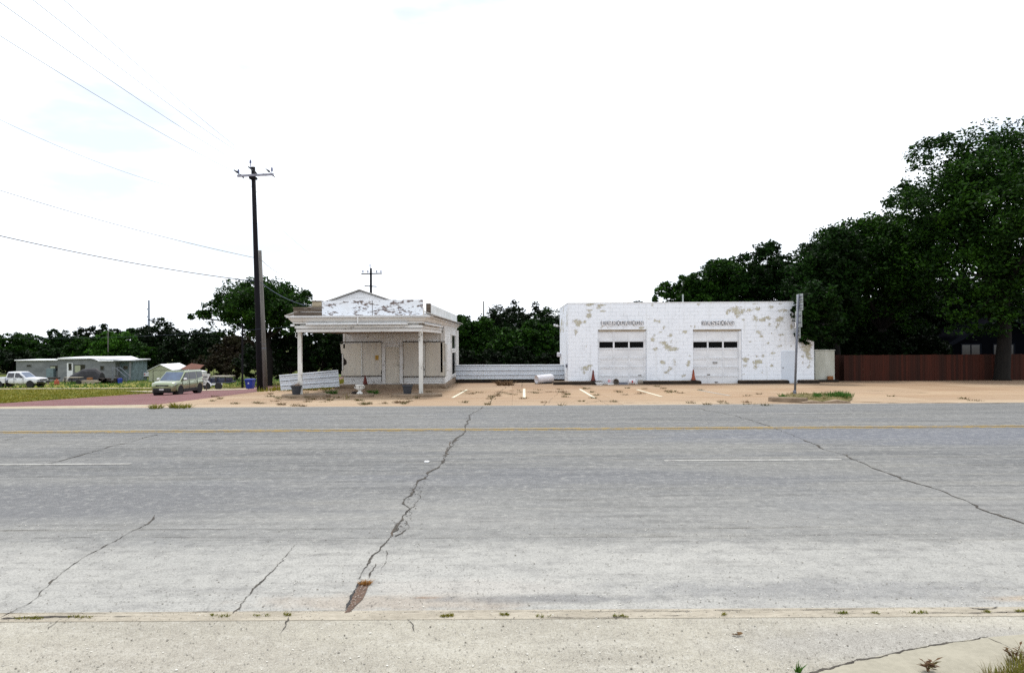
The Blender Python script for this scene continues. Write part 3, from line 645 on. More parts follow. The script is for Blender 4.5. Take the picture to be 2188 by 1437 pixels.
tuft_thing(858, 860, .28, .08, 140, 'dry', 'flat brown clump of weeds on the concrete in front of the right island')
tuft_thing(1080, 823, .45, .28, 200, 'dry', 'brown heap of dead twigs in front of the corrugated fence', name='brush_heap', width=.03, lean=1.2)
tuft_thing(982, 812, .3, .45, 120, 'dry', 'dead brown weed growing at the back corner of the white station', name='dead_weed', width=.03, lean=.7)
tuft_thing(740, 853, .12, .3, 20, 'grass_dry', 'thin dry weed standing in front of the middle island', name='dry_weed', width=.01, lean=.5)
tuft_thing(1705, 1436, .012, .07, 16, 'grass_green', 'small bright green sprig on the pale apron at the bottom edge', name='weed_sprig', width=.012, lean=.5)
def leaf_plant(name, base, h, n, m, label, cat, rr, ll=.05):
    t = thing(name, label, cat, base); st = MB(); lv = MB(); base = Vector(base)
    for k in range(5):
        a = rr.uniform(0, 2*PI); top = base + Vector((math.cos(a)*h*.7, math.sin(a)*h*.4, h*rr.uniform(.6,1)))
        st.tube([base, base.lerp(top, .5) + Vector((0,0,h*.12)), top], [.003, .0025, .0015], 5)
        for j in range(n):
            p = base.lerp(top, .3 + .7*j/n) + Vector((0,0,h*.05)); b = rr.uniform(0, 2*PI)
            d = Vector((math.cos(b), math.sin(b), rr.uniform(.1, .6))).normalized()*ll*rr.uniform(.7,1.2); s_ = d.cross(Vector((0,0,1))).normalized()*ll*.16
            lv.add([p, p+d*.45+s_+Vector((0,0,.004)), p+d, p+d*.45-s_+Vector((0,0,.004))], [(0,1,2,3)])
    st.build('stem', M['dry'], t); lv.build('foliage', M[m], t); return t
leaf_plant('weed_plant', (2.62, 4.46, .012), .07, 6, 'leaf_red', 'reddish brown pointed-leaf weed on the walk left of the tall grass', 'weed', rr, .06)
leaf_plant('weed_plant', (3.28, 4.60, .012), .10, 6, 'leaf_red', 'dark leafy weed standing above the tall grass at the right corner', 'weed', rr, .05)

# ------------------------------------------------------------------ trees
def leaf_cloud(name, lobes, n, size, m, parent, seed, aspect=.5, droop=.25):
    r_ = np.random.default_rng(seed)
    vol = np.array([(a*b*c)**(.45) for _, (a,b,c) in lobes]); pr = vol/vol.sum()
    K = max(30, n//45); li = r_.choice(len(lobes), K, p=pr)
    cen = np.array([c for c, _ in lobes], float)[li]; rad = np.array([q for _, q in lobes], float)[li]
    u = r_.normal(size=(K,3)); u /= np.linalg.norm(u, axis=1)[:,None]
    low = (u[:,2] < -.2) & (r_.random(K) < .6); u[low,2] *= -1
    cc = cen + u*rad*(r_.uniform(.35, 1.0, K)**.55)[:,None]
    cr = rad.mean(1)*r_.uniform(.22,.45,K)
    ki = r_.integers(0, K, n)
    w = r_.normal(size=(n,3)); w /= np.linalg.norm(w, axis=1)[:,None]
    w *= (r_.random(n)**.45)[:,None]; w[:,2] *= .6
    p = cc[ki] + w*cr[ki][:,None]
    d = r_.normal(size=(n,3)); d[:,2] = d[:,2]*.55 - droop; d /= np.linalg.norm(d, axis=1)[:,None]
    q = r_.normal(size=(n,3)); s = np.cross(d, q); s /= np.linalg.norm(s, axis=1)[:,None]
    ln = size*r_.uniform(.6,1.35,n); d = d*ln[:,None]; s = s*(ln*aspect*.5)[:,None]
    v = np.empty((n,4,3)); v[:,0] = p - d*.5; v[:,1] = p + s; v[:,2] = p + d*.5; v[:,3] = p - s
    o = np.array(ORG[parent.name] if parent else (0,0,0)); v -= o
    me = bpy.data.meshes.new(name); me.vertices.add(n*4); me.vertices.foreach_set('co', v.reshape(-1).astype(np.float32))
    me.loops.add(n*4); me.loops.foreach_set('vertex_index', np.arange(n*4, dtype=np.int32))
    me.polygons.add(n); me.polygons.foreach_set('loop_start', np.arange(0, n*4, 4, dtype=np.int32)); me.polygons.foreach_set('loop_total', np.full(n, 4, dtype=np.int32))
    me.update(calc_edges=True); me.validate()
    return link(name, me, m, parent)
def crown_lobes(c, rad, k, seed, fill=.62):
    r_ = random.Random(seed); out = [(tuple(c), tuple(q*.6 for q in rad))]
    for i in range(k):
        z = -0.75 + 1.7*(i+.5)/k; a = i*2.4 + r_.uniform(-.4,.4); h = math.sqrt(max(0, 1-min(1,z*z)))
        f = r_.uniform(.48,.64); s_ = r_.uniform(.36,.52)
        out.append(((c[0]+rad[0]*h*math.cos(a)*f, c[1]+rad[1]*h*math.sin(a)*f, c[2]+rad[2]*z*f), (rad[0]*s_, rad[1]*s_, rad[2]*s_*.85)))
    return out
seedc = [100]
def tree(px, top, bot, hw, Y, n, leaf, label, size=.34, dens=1.9, m='leaf_mid', name='leafy_tree', base_px=None, group=None, trunk=.22, extra=(), k=11, depth=None, cat='tree'):
    seedc[0] += 1; sd_ = seedc[0]
    ct = W(px, top, Y); cb = W(px, bot, Y); rx = hw*Y/F; cz = (ct.z + cb.z)/2; rz = (ct.z - cb.z)/2
    bx = U(base_px if base_px is not None else px, Y); base = Vector((bx, Y, g(bx, Y) - .05))
    t = thing(name, label, cat, base, 0, group)
    c = Vector((ct.x, Y, cz)); rad = (rx, depth or min(rx, 6.5), rz)
    lobes = crown_lobes(c, rad, k, sd_)
    for (ex, et, eb, eh, ey) in extra:
        a = W(ex, et, ey); b = W(ex, eb, ey); lobes.append(((a.x, ey, (a.z+b.z)/2), (eh*ey/F, eh*ey/F*.8, (a.z-b.z)/2)))
    leaf_cloud('crown', lobes, int(n*dens), size*.78, M[leaf], t, sd_)
    mb = MB(); fork = Vector((bx + (c.x-bx)*.3, Y, base.z + (c.z - rz*.55 - base.z)*.9)); fork.z = max(fork.z, base.z + .5)
    mb.tube([base - Vector((0,0,.2)), base + Vector((0,0,.25)), base.lerp(fork, .5) + Vector((trunk*.3,0,0)), fork], [trunk*1.5, trunk*1.08, trunk*.9, trunk*.8], 10)
    for i, (lc, lr) in enumerate(lobes[1:8] + lobes[k+1:]):
        e = Vector(lc); mid = fork.lerp(e, .5) + Vector((0,0,(e-fork).length*.08))
        mb.tube([fork - Vector((0,0,trunk*.3)), mid, e], [trunk*.5, trunk*.3, trunk*.08], 6)
    mb.build('trunk', M['bark'], t, smooth=True)
    return t
# right-hand group
tree(2150, 256, 700, 215, 40.6, 42000, 'leaf_mid', 'huge tree with forked trunk in front of the red fence', .27, 2.1, base_px=2140, trunk=.40, k=15, name='shade_tree', depth=6.5,
     extra=[(2185,250,430,85,40.6),(2290,235,640,110,41.5),(2110,262,400,70,41),(2010,285,420,70,42),(2085,600,735,80,40.2),(2200,560,720,90,40),(1985,400,520,75,41),(2060,520,640,90,40),(2110,640,730,60,41)])
tree(1885, 418, 770, 135, 46, 19000, 'leaf_mid', 'tall broad tree behind the red fence, between the huge tree and the garage', .29, 2.6, trunk=.3, k=13,
     extra=[(1935,390,480,45,46),(1800,470,600,60,46)])
tree(1768, 478, 760, 92, 43.5, 23000, 'leaf_dark', 'dark tree whose branches hang over the right corner of the white garage', .28, 2.3, base_px=1790, trunk=.22, k=11,
     extra=[(1748,600,700,45,37.6),(1750,640,725,42,37.7),(1724,640,706,26,37.7),(1730,660,716,26,37.9),(1738,690,736,20,37.8),(1735,600,700,45,42),(1700,655,690,12,38.2),(1722,690,740,20,38.2),(1735,720,800,30,46.5),(1760,650,760,40,42)])
tree(1655, 522, 720, 92, 56, 9000, 'leaf_dark', 'rounded dark tree rising behind the garage roof above the right door', .36, k=10, extra=[(1640,515,590,35,56)])
tree(1560, 532, 720, 88, 58, 9000, 'leaf_mid', 'green tree behind the garage roof, centre of the row over its middle', .36, k=10)
tree(1478, 566, 720, 62, 57, 6500, 'leaf_mid', 'smaller green tree behind the garage, left end of the high tree row', .36, k=9, extra=[(1420,605,665,26,57)])
tree(1357, 633, 720, 32, 85, 2200, 'leaf_dim', 'small distant dark tree top peeking above the garage roof', .4, k=7)
for i, (px, tp, hw, Y) in enumerate([(1765,610,60,49),(2100,590,75,60),(1985,610,75,60),(1830,600,75,50),(1930,560,80,52),(2030,540,90,55),(2180,500,90,52)]):
    tree(px, tp, 822, hw, Y, 8000, 'leaf_dim', ['dense dark tree hidden behind the right end of the garage', 'dense dark tree far behind the dark house roof', 'dense dark tree behind the fence, left of the house roof and farther back', 'dense dark tree behind the fence nearest the white cabinet', 'dense dark tree behind the middle of the red fence', 'dense dark tree behind the fence just left of the dark house', 'dense dark tree behind the dark house at the right edge'][i], .42, k=10, name='dense_tree', trunk=.2)
for i, (px, tp, hw, Y) in enumerate([(1800,690,55,45.5),(1890,700,70,46),(1975,705,60,47)]):
    tree(px, tp, 830, hw, Y, 4200, 'leaf_dim', ['dark shrub over the left end of the red fence', 'wide dark shrub over the fence below the tall broad tree', 'dark shrub over the fence left of the dark house'][i], .3, k=8, name='shrub', trunk=.07, cat='shrub', group='shrubs behind the red fence')
# middle group between the two buildings
mids = [(1010,662,815,55,60,'leaf_mid','bright edged tree between the buildings, right beside the white station'), (1065,642,815,60,72,'leaf_dim','tall dark tree at the centre of the gap between the buildings'),
        (1115,630,815,55,76,'leaf_dim','highest dark tree in the gap between the two buildings'), (1175,640,815,60,72,'leaf_dark','dark tree just left of the garage wall, behind the gap'),
        (1085,690,815,60,58,'leaf_mid','lower green tree in front of the tall dark ones in the gap'), (1150,680,815,55,59,'leaf_mid','lower green tree in the gap nearest the garage'), (1215,655,815,40,66,'leaf_dim','dark tree half hidden behind the left garage corner'),
        (960,670,815,50,64,'leaf_dark','dark tree half hidden behind the right end of the white station')]
for px, tp, bt, hw, Y, lf, lb in mids: tree(px, tp, bt, hw, Y, 7000, lf, lb, .36, k=10, trunk=.15)
for i, px in enumerate((985,1045,1105,1165,1215)):
    tree(px, 735 + 6*(i%2), 822, 42, 52 + i%2, 3400, 'leaf_dim', 'dark shrub behind the corrugated fence, ' + ['leftmost of five','second of five from the left','middle one of five','second of five from the right','rightmost of five'][i], .26, k=7, name='shrub', trunk=.05, cat='shrub', group='shrubs behind the corrugated fence')
# left group
tree(572, 582, 745, 100, 78, 17000, 'leaf_mid', 'large round-topped tree behind the tall utility pole', .42, trunk=.45, k=13, name='shade_tree', depth=6, extra=[(470,640,712,48,78),(530,640,725,50,78),(430,660,700,26,78),(478,625,690,32,78),(655,620,680,22,78),(500,600,660,40,78),(640,640,740,40,76)])
lefts = [(620,690,826,50,80,'leaf_dim','dark tree right of the grey pole base'),(690,664,826,60,82,'leaf_dark','dark tree behind the left porch column'),(740,690,826,40,80,'leaf_dim','dark tree hidden behind the left of the station wall'),(560,720,826,55,88,'leaf_dim','dark low tree right behind the tall utility pole'),
         (505,700,815,55,104,'leaf_brown','brown leafless-looking tree above the dark flatbed trailer'),(445,690,812,65,112,'leaf_dim','dark tree left of the large round tree'),(395,700,812,55,118,'leaf_dim','dark tree behind the cream shed roof'),(348,676,810,52,126,'leaf_dim','dark tree behind the cream shed'),
         (300,686,808,45,138,'leaf_dark','dark tree with ragged top beside the distant mast'),(243,702,795,52,119,'leaf_bright','bright green tree behind the right half of the mobile home'),(300,730,806,42,117,'leaf_mid','mid green tree right of the bright green one'),(180,715,800,40,124,'leaf_mid','green tree behind the middle of the mobile home'),
         (230,686,800,35,145,'leaf_dim','dark tree behind the bright green tree'),(180,690,800,32,145,'leaf_dim','dark tree on the skyline over the middle of the mobile home'),(125,695,800,36,142,'leaf_dark','dark tree on the skyline over the left end of the mobile home'),(70,704,800,42,138,'leaf_mid','green tree on the skyline above the white pickup'),
         (15,706,805,45,132,'leaf_mid','green tree at the left edge above the white pickup'),(100,730,805,48,125,'leaf_dark','dark lower tree behind the left end of the mobile home'),(25,740,812,50,116,'leaf_dim','dark lower tree at the left edge behind the white pickup'),(-60,704,812,60,130,'leaf_mid','green tree cut off by the left edge')]
for px, tp, bt, hw, Y, lf, lb in lefts: tree(px, tp, bt, hw, Y, 5200, lf, lb, .55 if Y > 100 else .42, k=10, trunk=.2)
for i, (px, tp, hw, Y) in enumerate([(455,745,40,100),(500,750,40,99),(545,752,40,94),(600,745,45,84),(660,740,45,84),(715,742,40,84),(410,765,28,108),(370,765,25,112)]):
    tree(px, tp, 822, hw, Y, 2600, 'leaf_brown' if i in (0,1,6) else 'leaf_dim', ['brown brush above the dark trailer','brown brush left of the thin dark pole','dark brush behind the blue bin','dark brush right of the grey pole','dark brush behind the left porch column','dark brush left of the station wall','brown brush right of the cream shed','dark brush behind the cream shed roof'][i], .38, k=7, name='shrub', trunk=.05, cat='shrub', group='brush behind the street')
# far woods behind everything (one mass)
lobes = []
r2 = random.Random(5)
for k in range(240):
    x = -330 + 2.1*k; Y = 158 + r2.uniform(-8, 8); lobes.append(((x, Y, g(x, Y) + r2.uniform(1, 4.5)), (5, 4, r2.uniform(3, 4.5))))
o = leaf_cloud('woods', lobes, 60000, 1.0, M['leaf_dim'], None, 900); tag(o, kind='stuff')

# ------------------------------------------------------------------ old filling station with canopy
SX0, SX1, SYF, SYB = -8.62, -3.50, 36.0, 44.4      # main block
RX0, RX1, RYF = -8.82, -3.30, 27.4                 # roof edge
zs = g(-6, 36); zslab = -.10
st = thing('filling_station', 'derelict white wooden filling station with a porch canopy on two posts', 'station', (-6.06, 36, zslab))
def station(mb, name, m, **k): return mb.build(name, M[m], st, **k)
mb = MB().bbox(SX0-.25, SX1+.15, 35.0, SYB+.1, zs-.4, zslab, .02); station(mb, 'foundation', 'kerb')
# walls: lap boards as real stepped courses
def laps(mb, x0, x1, y, z0, z1, h=.115, d=.035):
    z = z0
    while z < z1 - .01:
        t = min(z + h, z1)
        mb.add([(x0,y-d,z),(x1,y-d,z),(x1,y-.004,t),(x0,y-.004,t),(x0,y,z),(x1,y,z)], [(0,1,2,3),(0,4,5,1)]); z = t
def laps_x(mb, y0, y1, x, z0, z1, h=.115, d=.022):
    z = z0
    while z < z1 - .01:
        t = min(z + h, z1)
        mb.add([(x+d,y0,z),(x+d,y1,z),(x+.004,y1,t),(x+.004,y0,t),(x,y0,z),(x,y1,z)], [(0,1,2,3),(0,4,5,1)]); z = t
zc = 2.50       # porch ceiling
mb = MB().box(SX0+.02, SX1-.02, SYF+.03, SYB, zslab, 2.95)
laps(mb, SX0, SX1, SYF, 1.72, zc, .12); laps(mb, SX0, SX1, SYF, zslab, .46, .12)
laps_x(mb, SYF, SYB, SX1, zslab, 2.9, .12)
laps(mb, -6.55, -5.35, SYF, .46, 1.72, .12)
station(mb, 'wall', 'white')
# corner trim and pilasters
for x, y0, y1 in ((SX1-.02, 35.94, 36.12), (SX1+.03, 43.5, 43.75), (SX1+.03, 44.15, 44.45)):
    station(MB().bbox(x-.02, x+.09, y0, y1, zslab, 2.72), 'corner_trim', 'white')
station(MB().bbox(SX0-.03, SX0+.08, 35.93, 36.02, 1.72, zc), 'corner_trim', 'white')
station(MB().bbox(SX1-.17, SX1-.05, 35.93, 35.99, .46, zc), 'corner_trim', 'white')
def px_x(u): return U(580 + u/5.133, 36.0)
def px_z(v, px=800): return W(px, 600 + v/5.133, 36.0).z
# dark voids seen through the broken sheets
station(MB().box(px_x(770), px_x(1225), 35.985, 36.01, .40, 1.80), 'backing_board', 'dark_wood')
station(MB().box(px_x(1440), px_x(1905), 35.985, 36.01, .42, 1.80), 'backing_board', 'dark_wood')
def panel(us, y=35.93, m='board', th=.03):
    poly = [(px_x(u), px_z(v)) for u, v in us][::-1]
    station(MB().prism(poly, y, y+th), 'boarding_sheet', m, recalc=True)
panel([(758,690),(985,680),(988,1042),(770,1045),(768,985),(792,975),(794,925),(812,918),(830,905),(826,870),(806,850),(795,832),(790,800),(768,790)])
panel([(1000,680),(1210,675),(1212,945),(1216,962),(1205,985),(1200,1015),(1208,1030),(1150,1036),(998,1034)], 35.925)
panel([(1448,680),(1640,678),(1642,1042),(1446,1042)], 35.925)
panel([(1688,678),(1900,678),(1902,880),(1890,885),(1884,900),(1885,925),(1896,940),(1903,945),(1903,1045),(1685,1045)], 35.93)
for u0, u1, v0, v1 in ((986,999,676,1036),(1642,1650,690,1010),(1664,1684,690,1040),(1903,1920,690,1050)):
    station(MB().bbox(px_x(u0), px_x(u1), 35.905, 35.96, px_z(v1), px_z(v0)), 'batten', 'white_post')
station(MB().bbox(px_x(778), px_x(792), 35.90, 35.93, px_z(975), px_z(800)), 'batten', 'white_post')
# dark strips laid on as gap shade round the nailed-up sheets
for u0, u1, v0, v1 in ((764,1212,664,673), (1442,1905,665,674), (764,1212,1038,1047), (1442,1905,1047,1056), (1211,1217,680,1115), (1440,1446,680,1115), (988,999,680,1036), (1641,1648,680,1042), (1683,1689,680,1042)):
    station(MB().box(px_x(u0), px_x(u1), 35.915, 35.98, px_z(v1), px_z(v0)), 'gap_shade_strip', 'joint_shadow')
# door and frame
dz0, dz1 = zslab, px_z(728)
dr = station(MB().bbox(px_x(1252), px_x(1405), 35.955, 36.0, dz0+.03, dz1), 'door', 'door')
mb = MB()
for (a, b) in ((.12, .80), (1.0, 1.62)): mb.bbox(px_x(1275), px_x(1382), 35.945, 35.958, dz0+a, dz0+b, .01)
mb.build('door_panel', M['door'], dr); MB().lathe((px_x(1390), 35.94, dz0+.95), [(.012,-.03),(.03,-.02),(.03,.0),(.012,.02)], 10, 'Y').build('handle', M['woodgrey'], dr)
mb = MB().bbox(px_x(1215), px_x(1250), 35.90, 36.0, dz0, dz1+.2).bbox(px_x(1407), px_x(1442), 35.90, 36.0, dz0, dz1+.2).bbox(px_x(1252), px_x(1405), 35.91, 36.0, dz1+.005, dz1+.08).bbox(px_x(1252), px_x(1405), 35.915, 36.0, dz1+.1, dz1+.2)
station(mb, 'door_frame', 'white')
nb = station(MB().bbox(px_x(1142), px_x(1176), 35.905, 35.925, px_z(865), px_z(815), .003), 'notice', 'notice')
nb.data.materials.append(M['ink'])
MB().box(px_x(1148), px_x(1170), 35.902, 35.9045, px_z(830), px_z(826)).box(px_x(1148), px_x(1165), 35.902, 35.9045, px_z(842), px_z(838)).box(px_x(1150), px_x(1170), 35.902, 35.9045, px_z(855), px_z(851)).build('print', M['ink'], nb)
station(MB().bbox(px_x(1170), px_x(1205), 35.95, 35.975, px_z(1105), px_z(1048)), 'access_hatch', 'white')
# side windows, tall and narrow, dark
for y0, y1, z0, z1 in ((40.1, 42.9, 1.62, 2.38), (40.1, 42.9, .12, 1.38), (37.3, 38.9, .5, 1.9)):
    if y0 < 40: station(MB().bbox(SX1, SX1+.06, y0, y1, z0, z1), 'boarding_sheet', 'white'); continue
    wdw = station(MB().bbox(SX1+.01, SX1+.075, y0-.12, y0, z0-.1, z1+.1).bbox(SX1+.01, SX1+.075, y1, y1+.12, z0-.1, z1+.1).bbox(SX1+.01, SX1+.07, y0, y1, z1, z1+.1).bbox(SX1+.01, SX1+.08, y0, y1, z0-.1, z0), 'window', 'white')
    MB().box(SX1+.005, SX1+.03, y0, y1, z0, z1).build('pane', M['dark_glass'], wdw)
# canopy: ceiling, frieze beams, stepped cornice
mb = MB().box(RX0+.32, RX1-.32, 27.85, 36.0, zc, zc+.05); station(mb, 'ceiling', 'soffit')
def ring_beam(name, off, z0, z1, m, w=.16, off2=None, ragged=False):
    off2 = off if off2 is None else off2
    mb = MB(); a = [(RX0+off, RYF+off), (RX1-off, RYF+off), (RX1-off, SYB+.45-off), (RX0+off, SYB+.45-off)]
    b = [(RX0+off2, RYF+off2), (RX1-off2, RYF+off2), (RX1-off2, SYB+.45-off2), (RX0+off2, SYB+.45-off2)]
    ins = max(off, off2) + w; c = [(RX0+ins, RYF+ins), (RX1-ins, RYF+ins), (RX1-ins, SYB+.45-ins), (RX0+ins, SYB+.45-ins)]
    rings = [[(x,y,z0) for x,y in c], [(x,y,z0) for x,y in a], [(x,y,z1) for x,y in b], [(x,y,z1) for x,y in c]]
    for i in range(3):
        for j in range(4): k = (j+1)%4; mb.quad(rings[i][j], rings[i][k], rings[i+1][k], rings[i+1][j])
    return station(mb, name, m)
ring_beam('beam', .30, 2.47, 2.60, 'white'); ring_beam('beam', .26, 2.612, 2.72, 'white')
ring_beam('frieze', .42, 2.723, 2.80, 'white'); ring_beam('cornice', .20, 2.803, 2.86, 'white', .3)
ring_beam('cornice', .17, 2.872, 3.02, 'white', .3, .05); ring_beam('cornice', 0, 3.033, 3.075, 'whitewood', .4); ring_beam('roof_edge', -.02, 3.078, 3.10, 'roofwhite', 1.0)
station(MB().box(RX0+.25, RX1-.25, RYF+.25, RYF+.40, 2.60, 2.612).box(RX0+.25, RX1-.25, RYF+.25, RYF+.4, 2.862, 2.872), 'shadow_strip', 'dark_wood')  # dark strips put in as the shade between beams and cornice
station(MB().box(RX0+.8, RX1-.8, RYF+.8, SYB-.3, 3.0, 3.06), 'roof', 'roof')
# gabled roof with lapped front gable
gx, gy, gz = -6.13, 28.35, 4.12
zl = 3.08; hw_ = (gz - zl)/.345
mb = MB().prism([(gx-hw_, zl), (gx+hw_, zl), (gx, gz)], gy, gy+.05)
z = zl
while z < gz - .05:
    t = min(z+.13, gz-.01); w0, w1 = (gz-z)/.345, (gz-t)/.345
    mb.add([(gx-w0,gy-.024,z),(gx+w0,gy-.024,z),(gx+w1,gy-.006,t),(gx-w1,gy-.006,t),(gx-w0,gy,z),(gx+w0,gy,z)], [(0,1,2,3),(0,4,5,1)]); z = t
station(mb, 'gable', 'gable_paint')
for s_ in (-1, 1):
    a = (gx, gz+.03); b = (gx+s_*hw_, zl+.03)
    mb = MB().add([(a[0],gy-.14,a[1]),(b[0],gy-.14,b[1]),(b[0],SYB+.2,b[1]),(a[0],SYB+.2,a[1]),(a[0],gy-.14,a[1]+.045),(b[0],gy-.14,b[1]+.045),(b[0],SYB+.2,b[1]+.045),(a[0],SYB+.2,a[1]+.045)],
                  [(0,1,2,3),(4,7,6,5),(0,4,5,1),(1,5,6,2),(2,6,7,3)])
    station(mb, 'roof', 'roof', recalc=True)
# parapet boards
py0 = 27.75
def ux(u): return U(580+u/5.133, py0)
def vz(v, px=770): return W(px, 600+v/5.133, py0).z
for u0, u1, vt0, vt1 in ((556,1104,218,214),(1111,1664,210,204)):
    poly = [(ux(u0), 3.10), (ux(u1), 3.10), (ux(u1), vz(vt1, 580+u1/5.133)), (ux(u0), vz(vt0, 580+u0/5.133))]
    station(MB().prism(poly, py0, py0+.05), 'parapet_panel', 'parapet', recalc=True)
station(MB().bbox(ux(1104)+.002, ux(1111)-.002, py0+.005, py0+.05, 3.1, vz(214)), 'batten', 'woodgrey')
station(MB().bbox(ux(244), ux(553), py0+.01, py0+.06, 3.10, 3.26).bbox(ux(240), ux(553), py0+.02, py0+.05, 3.28, 3.40, .01).bbox(ux(236), ux(553), py0-.03, py0+.16, 3.415, 3.45, .01), 'parapet_board', 'woodgrey')
station(MB().bbox(ux(445), ux(550), py0+.03, py0+.06, 3.455, vz(222), .01), 'parapet_board', 'woodtan')
station(MB().bbox(ux(440), ux(550), py0-.01, py0+.2, vz(221), vz(213), .01), 'parapet_cap', 'woodgrey')
station(MB().bbox(ux(1650), ux(1662), py0+.05, py0+.3, 3.1, 3.42, .01), 'parapet_board', 'woodtan')
px_ = -3.42
poly = [(29.1, 3.14), (43.0, 3.14), (43.0, 3.62), (29.1, 3.62)]
station(MB().prism_x(poly, px_, px_+.05), 'parapet_panel', 'parapet_side', recalc=True)
station(MB().bbox(px_-.12, px_+.07, 28.95, 29.09, 3.10, 3.64, .01), 'batten', 'woodgrey'); station(MB().bbox(px_-.1, px_+.02, 28.7, 28.95, 3.10, 3.28, .01), 'parapet_board', 'dark_wood')
mb = MB().bbox(px_-.06, px_, 29.1, 43, 3.1, 3.137, .005); station(mb, 'parapet_cap', 'dark_wood')
# light battens and conduit under the cornice
for u0, u1, v in ((380,940,462),(946,1495,450)):
    x0, x1 = U(580+u0/5.133, 27.5), U(580+u1/5.133, 27.5)
    station(MB().bbox(x0, x1, 27.45, 27.58, 2.745, 2.795, .01), 'light_batten', 'whitewood')
station(MB().tube([(U(764.5,27.36), 27.36, 3.08), (U(764.5,27.36), 27.36, 2.78)], .02, 8), 'conduit', 'whitewood')
station(MB().bbox(RX1-.22, RX1-.10, 28.2, 34.5, 2.745, 2.795, .01), 'light_batten', 'whitewood')
station(MB().bbox(RX0+.12, RX0+.26, 27.55, 27.7, 2.70, 2.78), 'junction_box', 'whitewood')
# posts
for x, lean in ((U(641,28.1), .0), (U(899,28.1), .0)):
    p = station(MB().bbox(x-.075, x+.075, 28.02, 28.17, g(x,28.1)-.1, 2.47, .008), 'post', 'white_post')
    if x < -6:
        MB().bbox(x+.03, x+.12, 27.98, 28.02, g(x,28)+.9, g(x,28)+1.35, .006).build('patch_board', M['white_post'], p)
        mb = MB().prism([(x+.02, g(x,28)+.02), (x+.13, g(x,28)+.02), (x+.11, g(x,28)+.75), (x+.03, g(x,28)+.8)], 27.985, 28.015); mb.build('patch_board', M['white_post'], p, recalc=True)
        MB().tube([(x-.17,28.1,2.47),(x-.18,28.1,2.30),(x-.12,28.1,2.26),(x-.02,28.1,2.27)], .012, 6).build('pipe', M['whitewood'], p)
    else: MB().bbox(x-.10, x-.075, 28.06, 28.10, 1.1, 1.25, .005).build('hook', M['woodgrey'], p)
# concrete islands in front
def island(u0, u1, label, v=1230):
    x0, x1 = U(580+u0/5.133, 27.9), U(580+u1/5.133, 27.9); zz = g((x0+x1)/2, 28)
    pts = []; r_ = .42; yc = 27.98
    for k in range(9): a = PI/2 + PI*k/8; pts.append((x0+r_+r_*math.cos(a), yc+r_*math.sin(a)))
    for k in range(9): a = -PI/2 + PI*k/8; pts.append((x1-r_+r_*math.cos(a), yc+r_*math.sin(a)))
    cx, cy = (x0+x1)/2, yc; ins = [(cx+(x-cx)*.985, cy+(y-cy)*.93) for x, y in pts]
    t = thing('concrete_island', label, 'island', (cx, cy, zz), 0, 'concrete islands under the canopy')
    MB().loft([[(x,y,zz-.1) for x,y in pts], [(x,y,zz+.09) for x,y in pts], [(x,y,zz+.12) for x,y in ins]]).build('kerb', M['kerb'], t)
    return zz + .12
zi = island(105, 640, 'low rounded concrete island under the left porch post')
island(835, 1120, 'short concrete island carrying the white urn')
island(1308, 1868, 'low concrete island under the right porch post')

# planters
def planter(px, label, plant):
    x = U(px, 27.9); t = thing('planter', label, 'planter', (x, 27.9, zi), 0, 'dark planters under the canopy')
    MB().lathe((x, 27.9, zi), [(.145,0),(.15,.02),(.195,.30),(.225,.30),(.225,.35),(.20,.35),(.19,.31),(.17,.28)], 24).build('pot', M['pot'], t, smooth=False)
    MB().lathe((x, 27.9, zi+.28), [(.17,0),(.1,.02)], 16).build('soil', M['dirt'], t)
    if plant:
        mb = MB(); tuft(mb, (x+.05, 27.9, zi+.28), .13, .22, 110, rr, .012, .9); mb.build('dead_plant', mat('pinkish_dead_plant', (.42,.30,.22), (.28,.2,.13), 8), t)
planter(632.5, 'dark grey plastic planter with a dead plant, by the left post', True)
planter(870, 'dark empty plastic planter left of the right post', False)
x = U(768, 27.9); t = thing('urn', 'white moulded garden urn with a side handle on the middle island', 'urn', (x, 27.9, zi))
MB().lathe((x, 27.9, zi), [(.12,0),(.125,.04),(.07,.09),(.055,.13),(.085,.16),(.135,.20),(.15,.27),(.145,.31),(.17,.33),(.17,.37),(.14,.37),(.13,.30)], 24).build('bowl', M['white_post'], t, smooth=True)
for s_ in (1, -1): MB().tube([(x+s_*.13,27.9,zi+.22),(x+s_*.19,27.9,zi+.23),(x+s_*.20,27.9,zi+.29),(x+s_*.15,27.9,zi+.32)], .018, 8).build('handle', M['white_post'], t, smooth=True)
x = U(758, 28.0); mb = MB(); r3 = random.Random(3)
for k in range(5): mb.lathe((x+r3.uniform(-.09,.09), 28.05+r3.uniform(-.06,.06), zi), [(.05,0),(.08,.03),(.06,.08),(.02,.10)], 7)
tag(mb.build('debris_pile', M['dark_wood'], base=(x,28,zi)), 'small dark pile of debris left of the white urn', 'debris')

# traffic cones
def cone(x, y, z, m, label, h=.60):
    t = thing('traffic_cone', label, 'cone', (x, y, z), 0, 'traffic cones by the buildings')
    MB().bbox(x-.14, x+.14, y-.14, y+.14, z, z+.03, .01).build('base', M['black'], t)
    MB().lathe((x, y, z+.03), [(.125,0),(.12,.02),(.085,.16),(.03,h-.04),(.022,h-.03),(.018,h-.035)], 20).build('body', M[m], t)
cone(px_x(1050), 35.45, zslab, 'cone_dark', 'dark red traffic cone against the station wall, behind the urn', .46)

